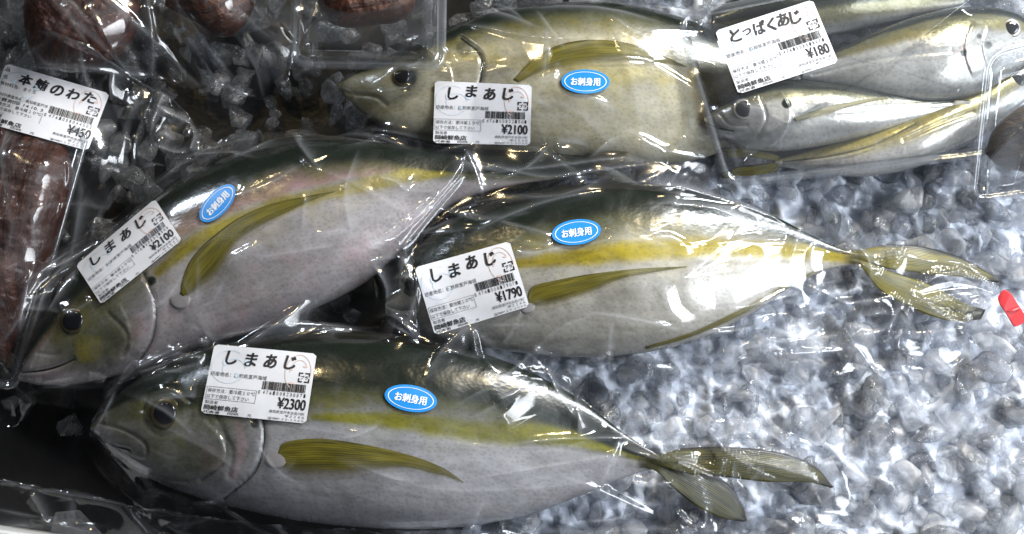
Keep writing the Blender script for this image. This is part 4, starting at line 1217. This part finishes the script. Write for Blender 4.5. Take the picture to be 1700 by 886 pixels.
bc = bag('clear bag with the ¥1790 label, its loose end spread over the ice',
         [(640, 470), (660, 400), (700, 340), (770, 270), (800, 110), (850, 120), (880, 180), (930, 262), (1060, 262), (1130, 282), (1240, 330), (1340, 376), (1470, 390), (1600, 420), (1668, 452), (1650, 540), (1610, 600), (1500, 612), (1350, 618), (1200, 640), (1010, 650), (900, 612), (760, 590), (670, 545)], (1050, 450),
         [([(790, 270), (900, 300), (1000, 288), (1110, 270)], 1.4, 5), ([(770, 400), (880, 352), (1000, 322)], 1.4, 5), ([(1050, 312), (1150, 322), (1260, 350), (1320, 370)], 3.0, 11), ([(1080, 345), (1180, 352), (1260, 378)], 2.6, 10),
          ([(1050, 396), (1120, 370), (1220, 366)], 1.2, 4), ([(1225, 320), (1300, 330), (1390, 335)], 2.0, 4), ([(1230, 300), (1300, 302), (1400, 310)], 1.4, 3), ([(1240, 330), (1320, 350), (1350, 372)], 2.0, 4),
          ([(1100, 475), (1180, 460), (1260, 440)], 1.0, 4), ([(1190, 520), (1260, 505), (1340, 480)], 2.4, 10), ([(1220, 580), (1330, 560), (1440, 552), (1500, 535)], 3.4, 8), ([(1170, 600), (1260, 590), (1420, 575)], 3.0, 8), ([(1050, 610), (1180, 606), (1330, 600)], 2.6, 7),
          ([(1340, 470), (1390, 490), (1420, 512)], 2.2, 7), ([(1290, 545), (1340, 538), (1375, 548)], 2.0, 7), ([(1415, 560), (1440, 580), (1475, 625)], 2.2, 5), ([(1230, 585), (1245, 620), (1255, 628)], 2.0, 5), ([(1480, 560), (1500, 510), (1520, 540)], 2.2, 7),
          ([(1000, 600), (1100, 592), (1200, 585), (1280, 540)], 1.2, 4), ([(1400, 385), (1440, 420), (1450, 470)], 2.0, 5), ([(1480, 400), (1490, 430), (1480, 450)], 1.4, 4), ([(1560, 425), (1620, 440), (1680, 490)], 1.6, 5), ([(800, 120), (790, 180), (800, 250)], 0.8, 4), ([(850, 122), (890, 190), (905, 245)], 1.0, 4)],
         -6, 2.2, 0.62, labels=[LC, LB], ovals=[OC, OB], seed=14, crum=0.3, nfold=75, zones=[([(1200, 430), (1330, 420)], 70, 0.9), ([(1180, 560), (1500, 520)], 90, 0.7), ([(690, 430), (720, 500)], 50, 0.6), ([(1290, 340)], 80, 0.6)])
price_label(bc, LC, 'しまあじ', '¥1790', '4761008179071', seed=6)
oval(bc, OC)

bd = bag('clear bag with the ¥2300 label round the nearest dark backed fish',
         [(100, 740), (140, 672), (240, 596), (390, 552), (560, 530), (640, 532), (690, 462), (725, 492), (780, 530), (880, 585), (950, 630), (1010, 690), (1100, 716), (1200, 690), (1290, 700), (1380, 740), (1430, 810), (1410, 930), (1100, 940), (600, 940), (300, 900), (180, 830)], (620, 720),
         [([(110, 740), (200, 640), (300, 585), (420, 556)], 1.2, 5), ([(300, 585), (470, 545), (640, 540)], 1.4, 4), ([(700, 475), (745, 505), (830, 556), (930, 606), (1000, 680)], 2.0, 5), ([(905, 605), (930, 660), (960, 700)], 2.4, 6),
          ([(820, 670), (860, 650), (872, 622)], 3.0, 11), ([(830, 690), (840, 700), (846, 712)], 2.0, 8), ([(730, 580), (760, 590), (800, 600)], 0.7, 4), ([(830, 742), (930, 730), (1040, 726), (1140, 715)], 1.8, 5), ([(760, 800), (880, 780), (1000, 760), (1080, 752)], 1.4, 5), ([(550, 730), (700, 735), (900, 750)], 0.8, 4),
          ([(560, 760), (700, 810), (830, 815), (1000, 800)], 1.0, 4), ([(1150, 745), (1240, 715), (1320, 735)], 3.6, 9), ([(1250, 695), (1290, 725), (1320, 745)], 3.2, 9), ([(1080, 730), (1130, 735), (1160, 728)], 3.0, 10), ([(1000, 690), (1060, 700), (1140, 690)], 2.6, 8), ([(1110, 745), (1140, 790), (1190, 800)], 2.0, 5),
          ([(1220, 745), (1218, 800), (1240, 850)], 1.8, 5), ([(1230, 780), (1260, 770), (1240, 810)], 1.8, 6), ([(400, 690), (440, 710), (430, 640)], 0.6, 4), ([(340, 780), (400, 782), (440, 778)], 0.7, 3), ([(250, 745), (285, 762), (310, 762)], 0.7, 3), ([(200, 640), (220, 612), (236, 595)], 1.2, 5),
          ([(850, 880), (960, 885), (1100, 880), (1250, 885)], 1.8, 6), ([(100, 700), (150, 720), (200, 640)], 1.8, 6), ([(600, 870), (800, 860), (950, 858)], 1.0, 4)],
         4, 2.2, 0.62, labels=[LD, LC], ovals=[OD], seed=15, crum=0.4, nfold=70, zones=[([(1060, 740), (1260, 730)], 90, 0.8), ([(1200, 860)], 90, 0.7), ([(900, 700), (960, 660)], 50, 0.3)])
price_label(bd, LD, 'しまあじ', '¥2300', '4761008230071', seed=7)
oval(bd, OD)

LE = [(92, 850), (132, 846), (175, 892), (80, 900)]
H_pre = blur(H, 6)
be = bag('dark empty looking clear bag across the bottom edge', [(-60, 790), (60, 806), (200, 836), (420, 866), (700, 884), (900, 890), (1000, 960), (-60, 960)], (200, 900),
         [([(-20, 800), (100, 822), (260, 850), (450, 872)], 1.8, 5), ([(0, 810), (20, 840), (40, 876)], 2.4, 8), ([(0, 860), (60, 872), (140, 890)], 1.6, 5)], 10, 1.5, 0.5, 1.0, seed=16)

sheet_on('price_label', LE, be, price_label_ink('しまあじ', '¥2100', '4761008221001', seed=9), H_pre, M['paper_grey'], [M['ink_grey'], M['ink_grey'], M['paper_grey'], M['paper_grey']], 0.0002, label='faded label blurred under the film')
# small fish tray label lies on the lid
H_keep = H
H = np.maximum(H, np.where(inside(GPX, GPY, [(1118, 22), (1770, -110), (1760, 245), (1205, 312)]), 0.0475, 0.0))
price_label(tray_s, LS, 'とっぱくあじ', '¥180', '4761008018071', seed=8)
H = H_keep

# ------------------------------------------------------------------ red tape by the bag's end, and the foam rim in the corner
pts_u = [(1657, 492), (1666, 481), (1678, 487), (1690, 505), (1700, 520), (1707, 532)]
pts_l = [(1657, 497), (1660, 505), (1667, 515), (1675, 528), (1683, 541), (1690, 541)]
tape = fin('red_tape', pts_u, pts_l, M['red'], None, z=[0.027, 0.028, 0.0265, 0.027], thick=0.0003)
tag(tape, 'short red strip of tape on the ice by the right edge', 'tape')
fold = fin('fold_line', [(1671, 515), (1682, 513), (1692, 509)], [(1672, 518), (1683, 516), (1693, 512)], M['pink'], tape, z=[0.0275, 0.0285, 0.0275], thick=0.0004, n=10, m=4)

def bar(name, a, b, w_, z0, z1, mat):
    (x0, y0), (x1, y1) = [tuple(float(q) for q in W(*p, z1)) for p in (a, b)]
    dx, dy = x1 - x0, y1 - y0; L = math.hypot(dx, dy); nx, ny = dy / L * w_, -dx / L * w_
    import bmesh
    bm = bmesh.new()
    v = [bm.verts.new(p) for p in ((x0, y0, z0), (x1, y1, z0), (x1 + nx, y1 + ny, z0), (x0 + nx, y0 + ny, z0), (x0, y0, z1), (x1, y1, z1), (x1 + nx, y1 + ny, z1), (x0 + nx, y0 + ny, z1))]
    for f in ((0, 1, 2, 3), (4, 5, 6, 7), (0, 1, 5, 4), (1, 2, 6, 5), (2, 3, 7, 6), (3, 0, 4, 7)): bm.faces.new([v[i] for i in f])
    bmesh.ops.recalc_face_normals(bm, faces=bm.faces[:])
    bmesh.ops.bevel(bm, geom=bm.edges[:], offset=0.0015, segments=3, affect='EDGES')
    me = bpy.data.meshes.new(name); bm.to_mesh(me); bm.free(); me.materials.append(mat)
    o = bpy.data.objects.new(name, me); COL.objects.link(o)
    return o
tag(bar('foam_box_rim', (-120, 862), (82, 890), 0.03, -0.02, 0.034, M['foam']), 'white foam box rim showing in the bottom left corner', 'foam box')
